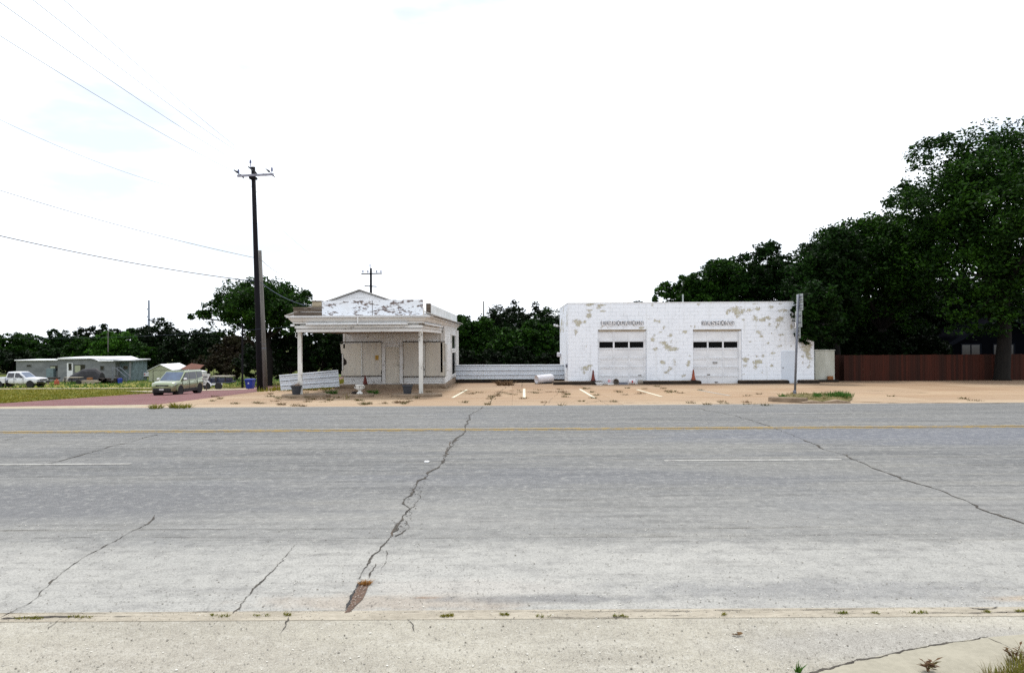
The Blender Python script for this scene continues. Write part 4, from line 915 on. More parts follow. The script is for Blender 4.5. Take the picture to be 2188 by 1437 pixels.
# ------------------------------------------------------------------ white block garage
GY = 38.5
def gxx(px): return U(px, GY)
def gzz(py, px=1460): return W(px, py, GY).z
GX0, GX1, GZ1 = gxx(1214), gxx(1739), 4.09
gz0 = g(9, GY) - .15
D = []
for a, b, t_ in ((1277.2, 1381.4, 703.8), (1480.4, 1584.9, 703.3)): D.append((gxx(a), gxx(b), gzz(t_, (a+b)/2)))
ga = thing('garage', 'white painted block garage with two service doors and peeling paint', 'garage', ((GX0+GX1)/2, GY, gz0))
def gar(mb, name, m, **k): return mb.build(name, M[m], ga, **k)
bx = sorted(set([round(v, 4) for v in list(np.arange(GX0, GX1, .09)) + [GX1] + [d[0] for d in D] + [d[1] for d in D]]))
bz = sorted(set([round(v, 4) for v in list(np.arange(gz0, GZ1, .09)) + [GZ1] + [d[2] for d in D]]))
mb = MB(); nx = len(bx)
mb.v = [(x, GY, z) for z in bz for x in bx]
for j in range(len(bz)-1):
    for i in range(nx-1):
        xm, zm = (bx[i]+bx[i+1])/2, (bz[j]+bz[j+1])/2
        if any(d[0] < xm < d[1] and zm < d[2] for d in D): continue
        mb.f.append((j*nx+i, j*nx+i+1, (j+1)*nx+i+1, (j+1)*nx+i))
front_n = len(mb.v)
GYB = 45.2
# side, back walls (side wall also finely gridded), reveals, roof
by = list(np.arange(GY, GYB, .09)) + [GYB]; o_ = len(mb.v); ny = len(by)
mb.v += [(GX0, y, z) for z in bz for y in by]
for j in range(len(bz)-1):
    for i in range(ny-1): mb.f.append((o_+j*ny+i, o_+(j+1)*ny+i, o_+(j+1)*ny+i+1, o_+j*ny+i+1))
mb.quad((GX1,GY,gz0),(GX1,GYB,gz0),(GX1,GYB,GZ1),(GX1,GY,GZ1)).quad((GX1,GYB,gz0),(GX0,GYB,gz0),(GX0,GYB,GZ1),(GX1,GYB,GZ1))
for x0, x1, zt in D:
    mb.quad((x0,GY,gz0),(x0,GY,zt),(x0,GY+.3,zt),(x0,GY+.3,gz0)).quad((x1,GY,gz0),(x1,GY+.3,gz0),(x1,GY+.3,zt),(x1,GY,zt)).quad((x0,GY,zt),(x1,GY,zt),(x1,GY+.3,zt),(x0,GY+.3,zt))
PATCH6 = [(430,290,35,30),(550,205,28,20),(430,168,62,14),(590,172,50,12),(600,245,34,12),(310,390,42,40),(280,490,26,36),(395,660,18,16),(385,935,55,34),(450,890,36,14),(370,970,26,26),(1215,360,22,20),(1265,365,22,22),(1205,530,16,14),(1185,578,30,26),(1395,535,26,24),(1310,615,42,22),(1220,692,34,20),
          (1420,692,66,20),(1345,665,44,28),(1398,612,20,28),(1565,490,24,18),(1640,432,18,22),(1305,850,28,22),(1440,840,22,32),(1605,855,22,32),(1385,930,38,24),(1340,972,46,16),(1540,1005,36,20),(1625,772,20,18),(1185,172,20,20),(585,435,16,22),(1055,440,22,14),(655,440,12,14),(385,370,22,16),(1465,615,14,18),(1320,430,14,24),(1140,350,22,10),(1425,350,18,10),(1280,490,22,12),(450,235,40,16),(270,360,30,14)]
PATCH7 = [(20,490,22,18),(75,775,20,16),(55,860,22,32),(10,1000,14,18),(130,430,20,26),(95,430,18,14),(590,230,62,40),(640,262,46,40),(700,240,52,34),(770,250,40,28),(880,220,36,20),(850,320,48,34),(930,345,36,22),(1010,325,38,30),(1022,398,22,24),(1150,340,54,34),(1105,425,26,28),(710,350,18,16),(640,320,16,14),(530,275,20,18),(530,235,26,10),(1040,195,32,20),(1180,242,58,22),(1150,160,22,12),(850,162,34,9),(890,492,36,22),(920,542,24,14),(1160,522,40,14),(1140,570,18,22),(790,600,18,10),(1000,625,16,12),(1130,657,30,16),(1268,657,18,10),(1060,740,26,16),(770,760,18,10),(860,772,24,10),(940,770,14,16),
          (735,820,36,30),(730,888,34,20),(900,843,58,24),(830,850,26,14),(848,905,28,40),(1040,892,22,14),(930,970,18,14),(705,990,14,12),(1440,690,66,34),(1470,640,46,34),(1470,745,40,32),(1500,800,34,26),(1405,845,18,20),(1405,780,16,26),(1485,895,18,34),(1455,915,20,12),(1300,605,12,10),(1280,430,14,26),(1085,395,14,18),(180,165,18,14),(1045,505,8,14),(985,840,14,14)]
PT = [(gxx(1180+u/5.527), gzz(620+v/5.527, 1180+u/5.527), a/5.527/38.96, b/5.527/38.96) for u, v, a, b in PATCH6] + \
     [(gxx(1460+u/5.526), gzz(620+v/5.526, 1460+u/5.526), a/5.526/38.96, b/5.526/38.96) for u, v, a, b in PATCH7]
vv = np.array(mb.v); wear = np.zeros(len(vv))
for (cx, cz, rx_, rz_) in PT:
    dd = np.sqrt(((vv[:front_n,0]-cx)/rx_)**2 + ((vv[:front_n,2]-cz)/rz_)**2)
    wear[:front_n] = np.maximum(wear[:front_n], np.clip(1.0 - .52*dd, 0, .74))
r5 = random.Random(9)
for k in range(26):
    cy, cz = r5.uniform(GY, GYB), r5.uniform(2.6, 4.0); rr_ = r5.uniform(.08, .3); dd = np.sqrt(((vv[o_:o_+ny*len(bz),1]-cy)/rr_)**2 + ((vv[o_:o_+ny*len(bz),2]-cz)/rr_)**2)
    wear[o_:o_+ny*len(bz)] = np.maximum(wear[o_:o_+ny*len(bz)], np.clip(1.0 - .5*dd, 0, .8))
wall = gar(mb, 'wall', 'block')
at = wall.data.attributes.new('wear', 'FLOAT', 'POINT'); at.data.foreach_set('value', wear.astype(np.float32))
gar(MB().box(GX0+.01, GX1-.01, GY+.2, GYB-.01, GZ1-.35, GZ1-.25), 'roof', 'roof')
gar(MB().bbox(GX0-.02, GX1+.02, GY-.025, GY+.2, GZ1+.001, GZ1+.035, .01).bbox(GX0-.02, GX0+.2, GY+.202, GYB, GZ1+.001, GZ1+.035, .01).bbox(GX1-.2, GX1+.02, GY+.202, GYB, GZ1+.001, GZ1+.035, .01), 'coping', 'whitewood')
# inside: dark floor and back partition keep the windows dark
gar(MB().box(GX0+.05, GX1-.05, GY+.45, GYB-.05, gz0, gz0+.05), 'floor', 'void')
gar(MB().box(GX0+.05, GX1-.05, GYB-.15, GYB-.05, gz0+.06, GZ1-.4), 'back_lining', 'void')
# service doors
def gdoor(i, xs_px, win, cols, zrows, mdoor, lw):
    x0, x1, zt = D[i]; y0 = GY + .10
    zb = gz0 + .04
    wz0, wz1 = win
    d = gar(MB().box(x0, xs_px[0][0], y0, y0+.045, wz0, wz1).box(xs_px[-1][1], x1, y0, y0+.045, wz0, wz1).box(xs_px[0][1], xs_px[1][0], y0, y0+.045, wz0, wz1).box(xs_px[1][1], xs_px[2][0], y0, y0+.045, wz0, wz1)
            .box(x0, x1, y0, y0+.045, zb, wz0).box(x0, x1, y0, y0+.045, wz1, zt), 'overhead_door', mdoor)
    # raised stiles and rails leave recessed panels
    mb = MB(); st_ = [(x0+.002, xs_px[0][0])] + [(xs_px[k][1], xs_px[k+1][0]) for k in (0,1)] + [(xs_px[2][1], x1-.002)]
    edges = zrows
    for k in range(len(edges)):
        z = edges[k]
        mb.bbox(x0+.002, x1-.002, y0-.022, y0-.001, z-.005-.055, z-.008, .004); mb.bbox(x0+.002, x1-.002, y0-.022, y0-.001, z+.008, z+.055, .004)
    zz = [zb] + [e for e in sorted(edges)]
    for a, b in zip(zz, zz[1:] + [zt]):
        lo, hi = a + .058, b - .063
        if hi <= lo: continue
        for sa, sb in st_:
            if a < wz0 < b: continue
            mb.bbox(sa, sb, y0-.021, y0-.001, lo, hi, .004)
    mb.build('panel_frame', M[mdoor], d)
    for a, b in xs_px:
        MB().box(a, b, y0+.015, y0+.022, wz0, wz1).build('pane', M['glass'], d)
        MB().bbox(a-.03, b+.03, y0-.012, y0-.001, wz0-.045, wz0-.002, .004).build('sill', M[mdoor], d)
    mb = MB().box(x0+.002, x1-.002, y0-.001, y0+.0, zt-.1, zt)
    return d
def Z6(v, px=1330): return gzz(620+v/5.527, px)
X6 = [(gxx(1180+a/5.527), gxx(1180+b/5.527)) for a, b in ((557,719),(738,899),(917,1080))]
X7 = [(gxx(1460+a/5.526), gxx(1460+b/5.526)) for a, b in ((122,285),(303,465),(483,645))]
rows6 = [Z6(594), Z6(690), Z6(803), Z6(908), Z6(1011)]
d1_ = gdoor(0, X6, (Z6(680), Z6(597)), 3, rows6, 'doorwhite', 0)
def Z7(v, px=1530): return gzz(620+v/5.526, px)
rows7 = [Z7(594), Z7(690), Z7(803), Z7(908), Z7(1010)]
d2_ = gdoor(1, X7, (Z7(680), Z7(597)), 3, rows7, 'doorwhite', 0)
MB().bbox(gxx(1460+350/5.526), gxx(1460+405/5.526), GY+.07, GY+.098, Z7(866), Z7(840), .005).build('plate', M['chrome'], d2_)
MB().bbox(gxx(1460+355/5.526), gxx(1460+400/5.526), GY+.06, GY+.069, Z7(857), Z7(849), .002).build('plate_slot', M['car_trim'], d2_)
for d_, u, v, base, Zf in ((d1_, 1035, 1003, 1180, Z6), (d2_, 300, 994, 1460, Z7), (d2_, 390, 1083, 1460, Z7)):
    x = gxx(base+u/5.527); MB().bbox(x-.09, x+.09, GY+.05, GY+.078, Zf(v)-.025, Zf(v)+.02, .008).build('handle', M['woodgrey'], d_)
for (x0, x1, zt) in D:      # header board, mossy, under the lintel
    gar(MB().bbox(x0+.05, x1-.05, GY+.02, GY+.075, zt-.09, zt-.003, .01), 'lintel_board', 'woodtan')
gar(MB().bbox(D[1][1]-.16, D[1][1]-.003, GY+.03, GY+.077, gz0, D[1][2]-.1, .01), 'door_jamb', 'doorwhite')
# raised letters
def lettering(text, px0, px1, v0, v1, name, dep=.055):
    x0, x1 = gxx(px0), gxx(px1); z0, z1 = gzz(v1, (px0+px1)/2), gzz(v0, (px0+px1)/2); n = len(text); cell = (x1-x0)/n
    out = MB(); dg = None
    for i, chh in enumerate(text):
        cu = bpy.data.curves.new('tmp_text', 'FONT'); cu.body = chh; cu.size = 1; cu.extrude = .5; cu.resolution_u = 3; cu.offset = .012
        ob = bpy.data.objects.new('tmp_text', cu); COL.objects.link(ob); bpy.context.view_layer.update()
        me = bpy.data.meshes.new_from_object(ob.evaluated_get(bpy.context.evaluated_depsgraph_get()))
        a = np.array([v.co[:] for v in me.vertices]); lo, hi = a.min(0), a.max(0)
        wd_ = cell*.74 if chh != 'I' else cell*.26
        cx = x0 + cell*(i+.5)
        vs_ = [(cx + ((p[0]-lo[0])/(hi[0]-lo[0])-.5)*wd_, GY-.012-dep*(p[2]-lo[2])/(hi[2]-lo[2]), z0 + (p[1]-lo[1])/(hi[1]-lo[1])*(z1-z0)) for p in a]
        out.add(vs_, [tuple(p.vertices) for p in me.polygons])
        if chh == 'I':      # slab ends as on the wall
            out.box(cx-cell*.27, cx+cell*.27, GY-.012-dep, GY-.012, z1-.05, z1-.0004).box(cx-cell*.27, cx+cell*.27, GY-.012-dep, GY-.012, z0+.0004, z0+.05)
        bpy.data.objects.remove(ob); bpy.data.meshes.remove(me); bpy.data.curves.remove(cu)
    o = gar(out, name, 'letter', recalc=True); o.data.materials.append(M['letter_side'])
    for p in o.data.polygons:
        if p.normal.y > -.5: p.material_index = 1
    return o
M['letter'] = mat('letter_paint', (.86,.86,.88), (.78,.78,.80), 6, .6)
M['grime_or_shadow'] = mat('letter_shadow_strip', (.52,.54,.58), (.34,.355,.38), 9, .9)  # grey for the shadow painted behind the letters
M['letter_side'] = mat('grimy_shaded_edge', (.10,.10,.105), (.05,.05,.055), 6, .8)  # dark sides: grime plus painted shade that outlines the letters
lettering('LUBRICATION', 1284.8, 1374.5, 684.9, 694.6, 'lettering', .05)
lettering('WASHING', 1499.5, 1568.5, 684.6, 694.4, 'lettering', .05)
# grey strip painted as the shadow behind the letters
for a, b in ((1283.5, 1375.5), (1498.5, 1569.5)):
    gar(MB().box(gxx(a), gxx(b), GY-.011, GY-.002, gzz(693.2,(a+b)/2), gzz(686.4,(a+b)/2)), 'letter_shadow', 'grime_or_shadow')
# flush pedestrian door, knob, conduits, box, lamp, meter, vent pipe
fd = gar(MB().bbox(gxx(1669), gxx(1697.5), GY-.02, GY-.003, gz0+.05, gzz(749.5, 1683), .006), 'side_door', 'flushdoor')
MB().lathe((gxx(1672), GY-.045, gzz(785,1672)), [(.012,-.03),(.03,-.02),(.03,0),(.01,.022)], 10, 'Y').build('handle', M['woodgrey'], fd)
gar(MB().tube([(GX0-.03, GY+.6, gz0+.1), (GX0-.03, GY+.6, 1.95)], .02, 6), 'conduit', 'doorwhite')
gar(MB().bbox(GX0-.1, GX0-.005, GY+.55, GY+.7, .55, .75), 'meter_box', 'steel')
gar(MB().tube([(gxx(1483.5), GY+2.5, GZ1-.3), (gxx(1483.5), GY+2.5, GZ1+.62)], .045, 10), 'vent_pipe', 'alu')
lp = gar(MB().tube([(GX0-.002, 44.4, 2.95), (GX0-.28, 44.4, 2.97)], .02, 6).bbox(GX0-.30, GX0-.16, 44.32, 44.48, 2.92, 3.06), 'wall_bracket', 'whitewood')
MB().lathe((GX0-.38, 44.4, 2.95), [(.06,0),(.07,.05),(.07,.1),(.04,.15)], 10).build('insulator', M['whiteplastic'], lp)
gar(MB().bbox(GX0-.24, GX0-.004, 44.2, 44.5, 1.02, 1.3, .03).lathe((GX0-.14, 44.2, 1.16), [(.1,-.08),(.1,0)], 14, 'Y'), 'electric_meter', 'whiteplastic')
# dark plinths along the foot of the wall
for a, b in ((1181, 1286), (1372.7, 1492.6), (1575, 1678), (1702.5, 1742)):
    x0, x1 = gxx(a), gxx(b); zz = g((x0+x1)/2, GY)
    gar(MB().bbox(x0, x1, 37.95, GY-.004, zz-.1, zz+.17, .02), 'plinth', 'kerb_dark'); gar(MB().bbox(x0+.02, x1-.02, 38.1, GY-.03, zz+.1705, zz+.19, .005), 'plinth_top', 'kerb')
zc1 = g(5, 38.2) + .19
cone(gxx(1265.5), 38.2, zc1, 'cone_dark', 'dark red traffic cone on the plinth left of the left garage door', .60)
cone(gxx(1477.5), 38.15, zc1, 'cone', 'orange traffic cone on the plinth left of the right garage door', .60)
# litter in front of the left door
zl_ = g(7, 38.1)
tag(MB().bbox(gxx(1268), gxx(1285), 37.5, 37.93, zl_+.10, zl_+.14, .01).xf(Matrix.Translation((0,0,.0))).bbox(gxx(1270), gxx(1283), 37.55, 37.85, zl_, zl_+.099, .01).build('folded_sheet', M['whitewood'], base=(gxx(1276),37.7,zl_)), 'flat white folded sheet lying by the left cone', 'sheet')
x0, x1 = gxx(1294), gxx(1307.5); t = thing('carton', 'white carton with red stripes leaning at the garage door', 'carton', ((x0+x1)/2, 38.0, zl_))
MB().bbox(x0, x1, 37.9, 38.15, zl_+.11, zl_+.30, .01).build('box', M['whiteplastic'], t); MB().bbox(x0+.01, x1-.02, 37.85, 38.1, zl_, zl_+.06, .01).build('tray', M['whitewood'], t)
for f_ in (.14, .34): MB().box(x0+(x1-x0)*f_, x0+(x1-x0)*(f_+.11), 37.896, 37.899, zl_+.14, zl_+.27).build('stripe', M['red'], t)
for f_ in (.6, .8): MB().box(x0+(x1-x0)*f_, x0+(x1-x0)*(f_+.06), 37.896, 37.899, zl_+.14, zl_+.27).build('stripe', M['grey_bucket'], t)
def bucket(px, py_r, label, m, r_=.14, h=.3, ax='Y', mark=None, group='buckets lying at the garage door'):
    x = gxx(px); t = thing('bucket', label, 'bucket', (x, 38.0, zl_), 0, group)
    prof = [(r_*.85,0),(r_*.85,.01),(r_,h-.02),(r_*1.06,h-.02),(r_*1.06,h),(r_*.95,h),(r_*.8,.03)]
    if ax == 'Y': prof = [(a, -b) for a, b in prof]
    MB().lathe((x - (h/2 if ax == 'X' else 0), 38.15, zl_ + r_*1.05), prof, 20, ax).build('shell', M[m], t)
    if mark: MB().bbox(x-.03, x+.045, 38.15-r_*1.0-.012, 38.15-r_*1.0-.008, zl_+r_*.75, zl_+r_*1.5, .001).build('print', M['red'], t)
    return t
bucket(1312, 0, 'grey dirty bucket lying open towards the road beside the striped carton', 'grey_bucket', .155, .3, 'Y')
bucket(1347, 0, 'white bucket with a red mark lying on its side', 'whiteplastic', .14, .34, 'X', True)
bucket(1365, 0, 'small brown bucket lying right of the white bucket', 'grey_bucket', .12, .26, 'X')
tag(MB().bbox(gxx(1318), gxx(1338), 37.85, 38.05, zl_, zl_+.03, .005).box(gxx(1316), gxx(1338), 38.1, 38.13, zl_+.02, zl_+.12).build('flat_board', M['steel'], base=(gxx(1328),38,zl_)), 'grey flat board on the ground between the buckets', 'board')

# corrugated sheet barriers
def corrugated(name, bl, br, tl, tr, label, cat, ribs, group=None, post=False):
    bl, br, tl, tr = map(Vector, (bl, br, tl, tr)); nrm = (br-bl).cross(tl-bl).normalized()
    if nrm.y > 0: nrm = -nrm
    prof = [(0,.03)]
    for k in range(ribs):
        a = k/ribs; s_ = 1/ribs
        prof += [(a+s_*.01, .05), (a+s_*.02, 0), (a+s_*.34, 0), (a+s_*.38, .025), (a+s_*.44, .025), (a+s_*.48, 0), (a+s_*.70, 0), (a+s_*.715, -.11), (a+s_*.85, -.11), (a+s_*.86, .055)]
    prof += [(1, .03)]
    rows = []
    for t_, d in prof:
        l, r_ = bl.lerp(tl, t_), br.lerp(tr, t_); rows.append([l+nrm*d, l.lerp(r_,.5)+nrm*(d+.004), r_+nrm*d])
    v = [p for r_ in rows for p in r_]; f = [(3*i+j, 3*i+j+1, 3*i+j+4, 3*i+j+3) for i in range(len(rows)-1) for j in (0,1)]
    t = thing(name, label, cat, (bl+br)/2, 0, group)
    mb = MB(); mb.v = [tuple(p) for p in v]; mb.f = f; o = mb.build('sheet', M['metal_sheet'], t)
    m_ = o.modifiers.new('thick', 'SOLIDIFY'); m_.thickness = .004
    mb = MB().tube([tl+nrm*.02, tr+nrm*.02], .018, 6); mb.build('edge_cap', M['whitewood'], t)
    return t
Yf = 33.2
corrugated('corrugated_fence', W(600,832.8,Yf), W(725.5,825.2,Yf+.6), W(596.5,801.6,Yf), W(722.5,790.3,Yf+.6), 'tilted corrugated metal sheet fence behind the left porch post', 'fence', 3, 'corrugated metal fences')
Ym = 41.5
cf = corrugated('corrugated_fence', W(974,809.5,Ym), W(1206,809,Ym), W(974,779.5,Ym), W(1206,778.5,Ym), 'long level corrugated metal fence between the two white buildings', 'fence', 3, 'corrugated metal fences')
MB().bbox(U(974,Ym), U(1206,Ym), Ym-.05, Ym+.1, g(-1,Ym)-.1, W(1090,809.5,Ym).z-.012, .01).build('base_kerb', M['kerb_dark'], cf)
for px in (975, 1032, 1090, 1147, 1204): MB().box(U(px,Ym)-.04, U(px,Ym)+.04, Ym+.06, Ym+.13, g(0,Ym)-.1, W(1090,781,Ym).z).build('post', M['dark_wood'], cf)
# white cylinder lying in front of it
p = G(1161, 817); yb = 39.6; zz = g(U(1160,yb), yb)
t = thing('tank', 'white dented water tank lying on its side before the corrugated fence', 'tank', (U(1160,yb), yb, zz))
L0 = 1.02; prof = [(.0,-.62),(.12,-.615),(.20,-.57),(.235,-.50),(.238,-.45),(.236,.40),(.24,.44),(.24,.47),(.225,.472),(.215,.46),(.205,.44),(.0,.43)]
ax_ = MB().lathe((0,0,0), [(max(r_, .001), z) for r_, z in prof], 28, 'X')
ax_.xf(Matrix.Translation((U(1161,yb), yb, zz+.28)) @ Matrix.Rotation(R(180+27), 4, 'Z') @ Matrix.Rotation(R(3), 4, 'Y'))
ax_.build('shell', M['whiteplastic'], t, smooth=True)
MB().bbox(U(1142,yb), U(1180,yb), yb-.2, yb-.05, zz, zz+.06, .01).bbox(U(1150,yb), U(1180,yb), yb+.1, yb+.22, zz, zz+.05, .01).build('support_board', M['dark_wood'], t)

# white panel enclosure right of the garage
Yc = 39.7; x0, xm, x1 = U(1741.5,Yc), U(1755.5,Yc), U(1783,Yc); zt = W(1762,748.5,Yc).z; zz = g(x0, Yc)
t = thing('storage_cabinet', 'grimy white tall cabinet at the right end of the garage', 'cabinet', ((x0+x1)/2, Yc, zz))
MB().bbox(x0, x1, Yc, Yc+.7, zz+.13, zt, .012).build('body', M['cabinet'], t)
MB().bbox(x0-.01, xm, Yc-.03, Yc-.002, zz+.13, zt-.02, .01).build('door', M['cabinet'], t)
MB().bbox(x0-.04, x1+.03, Yc-.05, Yc+.72, zt+.001, zt+.04, .01).build('lid', M['cabinet'], t)
MB().bbox(x0-.1, x1+.1, Yc-.3, Yc+.7, zz-.1, zz+.128, .02).build('base', M['kerb_dark'], t)
bxx = U(1773, Yc-.1); tag(MB().bbox(bxx-.14, bxx+.14, Yc-.2, Yc-.04, zz+.13, zz+.34, .01).bbox(bxx-.11, bxx+.11, Yc-.212, Yc-.203, zz+.16, zz+.31, .004).build('crate', M['brown_box'], base=(bxx,Yc-.1,zz+.13)), 'small brown box at the foot of the grimy white cabinet', 'box')

# red board fence
Yr = 41.3
t = thing('board_fence', 'long dark red wooden board fence on the right', 'fence', (U(1980,Yr), Yr, g(20,Yr)))
mb = MB(); x = U(1803, Yr); ff = random.Random(4)
ztop = W(1980, 757.5, Yr).z
while x < 34:
    w_ = .14; dz = ff.gauss(0, .008); yo = ff.gauss(0, .004)
    mb.box(x, x+w_-.006, Yr+yo, Yr+.02+yo, g(x,Yr)-.12, ztop+dz); x += w_
mb.build('boards', M['redfence'], t)
mb = MB(); x = U(1783, Yr+.6)
while x < U(1803, Yr+.6): mb.box(x, x+.134, Yr+.6, Yr+.62, g(x,Yr)-.2, ztop); x += .14
mb.build('gate', M['redfence'], t)
for zf in (.15, .55, .95): MB().box(U(1803,Yr), 34, Yr+.03, Yr+.07, zf*1.6-.55, zf*1.6-.46).build('rail', M['dark_wood'], t)
x = U(1803, Yr) + 1.2
while x < 33: MB().box(x, x+.09, Yr+.075, Yr+.16, g(x,Yr)-.2, ztop-.05).build('post', M['dark_wood'], t); x += 2.4

# dark house behind the fence
Yh = 50.0; xa, xb = U(2034,Yh), U(2250,Yh); zh = g(xa,Yh); ze = W(2034,729,Yh).z; zap = W(2136,672,Yh).z; xc = U(2138,Yh)
t = thing('house', 'dark grey gabled house behind the red fence', 'house', ((xa+xb)/2, Yh, zh))
mb = MB().box(xa, xb, Yh, Yh+9, zh-.2, ze); mb.prism([(xa, ze), (xb, ze), (xc, zap-.2)], Yh, Yh+.1); mb.build('wall', M['darkhouse'], t)
for sx, xe in ((-1, xa-.55), (1, xb+.55)):
    zz_ = ze - .25
    MB().add([(xc,Yh-.5,zap),(xe,Yh-.5,zz_),(xe,Yh+9.3,zz_),(xc,Yh+9.3,zap),(xc,Yh-.5,zap+.12),(xe,Yh-.5,zz_+.12),(xe,Yh+9.3,zz_+.12),(xc,Yh+9.3,zap+.12)], [(0,1,2,3),(4,7,6,5),(1,5,6,2),(0,3,7,4)]).build('roof', M['darkroof'], t, recalc=True)
    MB().add([(xc,Yh-.53,zap-.16),(xe,Yh-.53,zz_-.16),(xe,Yh-.53,zz_+.13),(xc,Yh-.53,zap+.13),(xc,Yh-.502,zap-.16),(xe,Yh-.502,zz_-.16),(xe,Yh-.502,zz_+.13),(xc,Yh-.502,zap+.13)], [(0,1,2,3),(4,7,6,5),(0,4,5,1),(3,2,6,7),(1,5,6,2)]).build('fascia', M['darktrim'], t, recalc=True)
for a, b in ((2052, 2096), (2120, 2168)):
    x0, x1 = U(a,Yh), U(b,Yh); z0, z1 = W(a,764,Yh).z, W(a,733.5,Yh).z
    wdw = MB().bbox(x0, x0+.1, Yh-.05, Yh-.004, z0, z1).bbox(x1-.1, x1, Yh-.05, Yh-.004, z0, z1).bbox(x0+.101, x1-.101, Yh-.05, Yh-.004, z1-.1, z1).bbox(x0+.101, x1-.101, Yh-.06, Yh-.004, z0, z0+.08).bbox((x0+x1)/2-.04, (x0+x1)/2+.04, Yh-.045, Yh-.004, z0+.081, z1-.101).build('window', M['darktrim'], t)
    MB().box(x0+.1, x1-.1, Yh-.02, Yh-.003, z0+.08, z1-.1).build('pane', M['dark_glass'], wdw)

# ------------------------------------------------------------------ sign post on the kerbed bed
pb = G(1698, 847); Yp = pb.y; zb = pb.z
t = thing('sign_post', 'grey metal post with four traffic signs seen edge-on', 'sign post', (pb.x, Yp, zb))
top = W(1706, 629, Yp)
MB().tube([pb - Vector((0,0,.1)), pb.lerp(top,.5), top], .042, 12).build('post', M['steel'], t, smooth=True)
MB().lathe((pb.x, Yp, zb), [(.10,0),(.10,.05),(.06,.09),(.06,.22),(.046,.24)], 14).build('base_collar', M['steel'], t)
def signp(v0, v1, depth, xo, y0, m, name='sign_plate'):
    z1, z0 = W(1703, 620+v0/6.25, Yp).z, W(1703, 620+v1/6.25, Yp).z; x = pb.x + (top.x-pb.x)*((z0+z1)/2-zb)/(top.z-zb) + xo
    pl = MB().bbox(x, x+.006, Yp-y0-.0, Yp-y0+depth, z0, z1, .002).build(name, M[m], t)
    for f_ in (.3, .7): MB().bbox(x-.03, x-.0005, Yp-y0+.06, Yp-y0+depth-.06, z0+(z1-z0)*f_-.02, z0+(z1-z0)*f_+.02, .004).build('bracket', M['steel'], pl)
signp(50,160,.60,.05,.30,'alu'); signp(168,270,.64,.05,.34,'alu'); signp(275,492,.62,.09,.18,'alu'); signp(500,640,.46,.06,.16,'alu')
signp(430,500,.12,-.075,.06,'whitewood','marker_plate')
signp(515,570,.10,.10,.03,'whitewood','marker_plate')
# kerbed bed with its separate kerb stones
def kerbstone(pts, label, w=.16, h=.15):
    pp = densify([(G(*p).x, G(*p).y) for p in pts], .12); mb = MB(); rings = []
    for i, (x, y) in enumerate(pp):
        a, b = pp[max(0,i-1)], pp[min(len(pp)-1,i+1)]; d = Vector((b[0]-a[0], b[1]-a[1])).normalized(); n_ = Vector((-d.y, d.x)); z = g(x,y)
        e = min(1, .35 + .65*min(i, len(pp)-1-i)/3) if label and 'rounded' in label else 1
        hh = h*e
        rings.append([(x, y, z-.06), (x+n_.x*.012, y+n_.y*.012, z+hh*.8), (x+n_.x*.05, y+n_.y*.05, z+hh), (x+n_.x*w, y+n_.y*w, z+hh), (x+n_.x*w, y+n_.y*w, z-.06)])
    mb.loft(rings); c = pp[len(pp)//2]
    return tag(mb.build('kerb_stone', M['kerb'], base=(c[0],c[1],g(*c)), recalc=True), label, 'kerb', 'kerb stones round the planted bed')
kerbstone([(1641,857),(1650,858),(1690,859.5),(1722,861)], 'long straight kerb edging the left half of the sign post bed', .14, .17)
kerbstone([(1716,861.5),(1740,861.2),(1761,861)], 'rounded broken kerb stone in the middle of the bed edge', .2, .11)
kerbstone([(1763,861),(1790,861),(1818,861)], 'rounded kerb stone at the right end of the bed edge', .2, .115)
pts = [G(1655,855.5), G(1700,857), G(1760,858), G(1815,858), G(1822,852), G(1790,846), G(1730,844.5), G(1680,846)]
c0 = sum(pts, Vector())/len(pts)
mb = MB(); N_ = len(pts); mb.v = [(p.x, p.y, g(p.x,p.y)+.02) for p in pts] + [(p.x*.75+c0.x*.25, p.y*.75+c0.y*.25, g(p.x,p.y)+.12) for p in pts] + [(c0.x, c0.y, g(c0.x,c0.y)+.13)]
mb.f = [(i,(i+1)%N_,N_+(i+1)%N_,N_+i) for i in range(N_)] + [(N_+i,N_+(i+1)%N_,2*N_) for i in range(N_)]
tag(mb.build('planting_bed', mat('dry_bed_soil', (.17,.13,.055), (.10,.09,.03), 5, 1, .6), recalc=True), kind='structure')
mb = MB(); mb2 = MB()
for k in range(150):
    i = rr.randrange(N_); q = c0.lerp(pts[i].lerp(pts[(i+1)%N_], rr.random()), rr.random()**.5*.95)
    tuft(mb2, (q.x, q.y, g(q.x,q.y)+.09), .1, rr.uniform(.05,.12), 7, rr, .02, .8)
for px, n, sp, h in ((1674,16,9,.12),(1712,10,7,.10),(1747,26,8,.19),(1793,60,22,.22),(1775,26,16,.14),(1800,26,9,.26)):
    for k in range(n):
        p = G(px + rr.gauss(0, sp*.5), rr.uniform(850,856)); tuft(mb, (p.x, p.y, p.z+.08), .09, h*rr.uniform(.6,1.1), 9, rr, .02, .5)
tag(mb.build('grass', M['grass_green']), kind='stuff'); tag(mb2.build('grass', M['grass_dry']), kind='stuff')
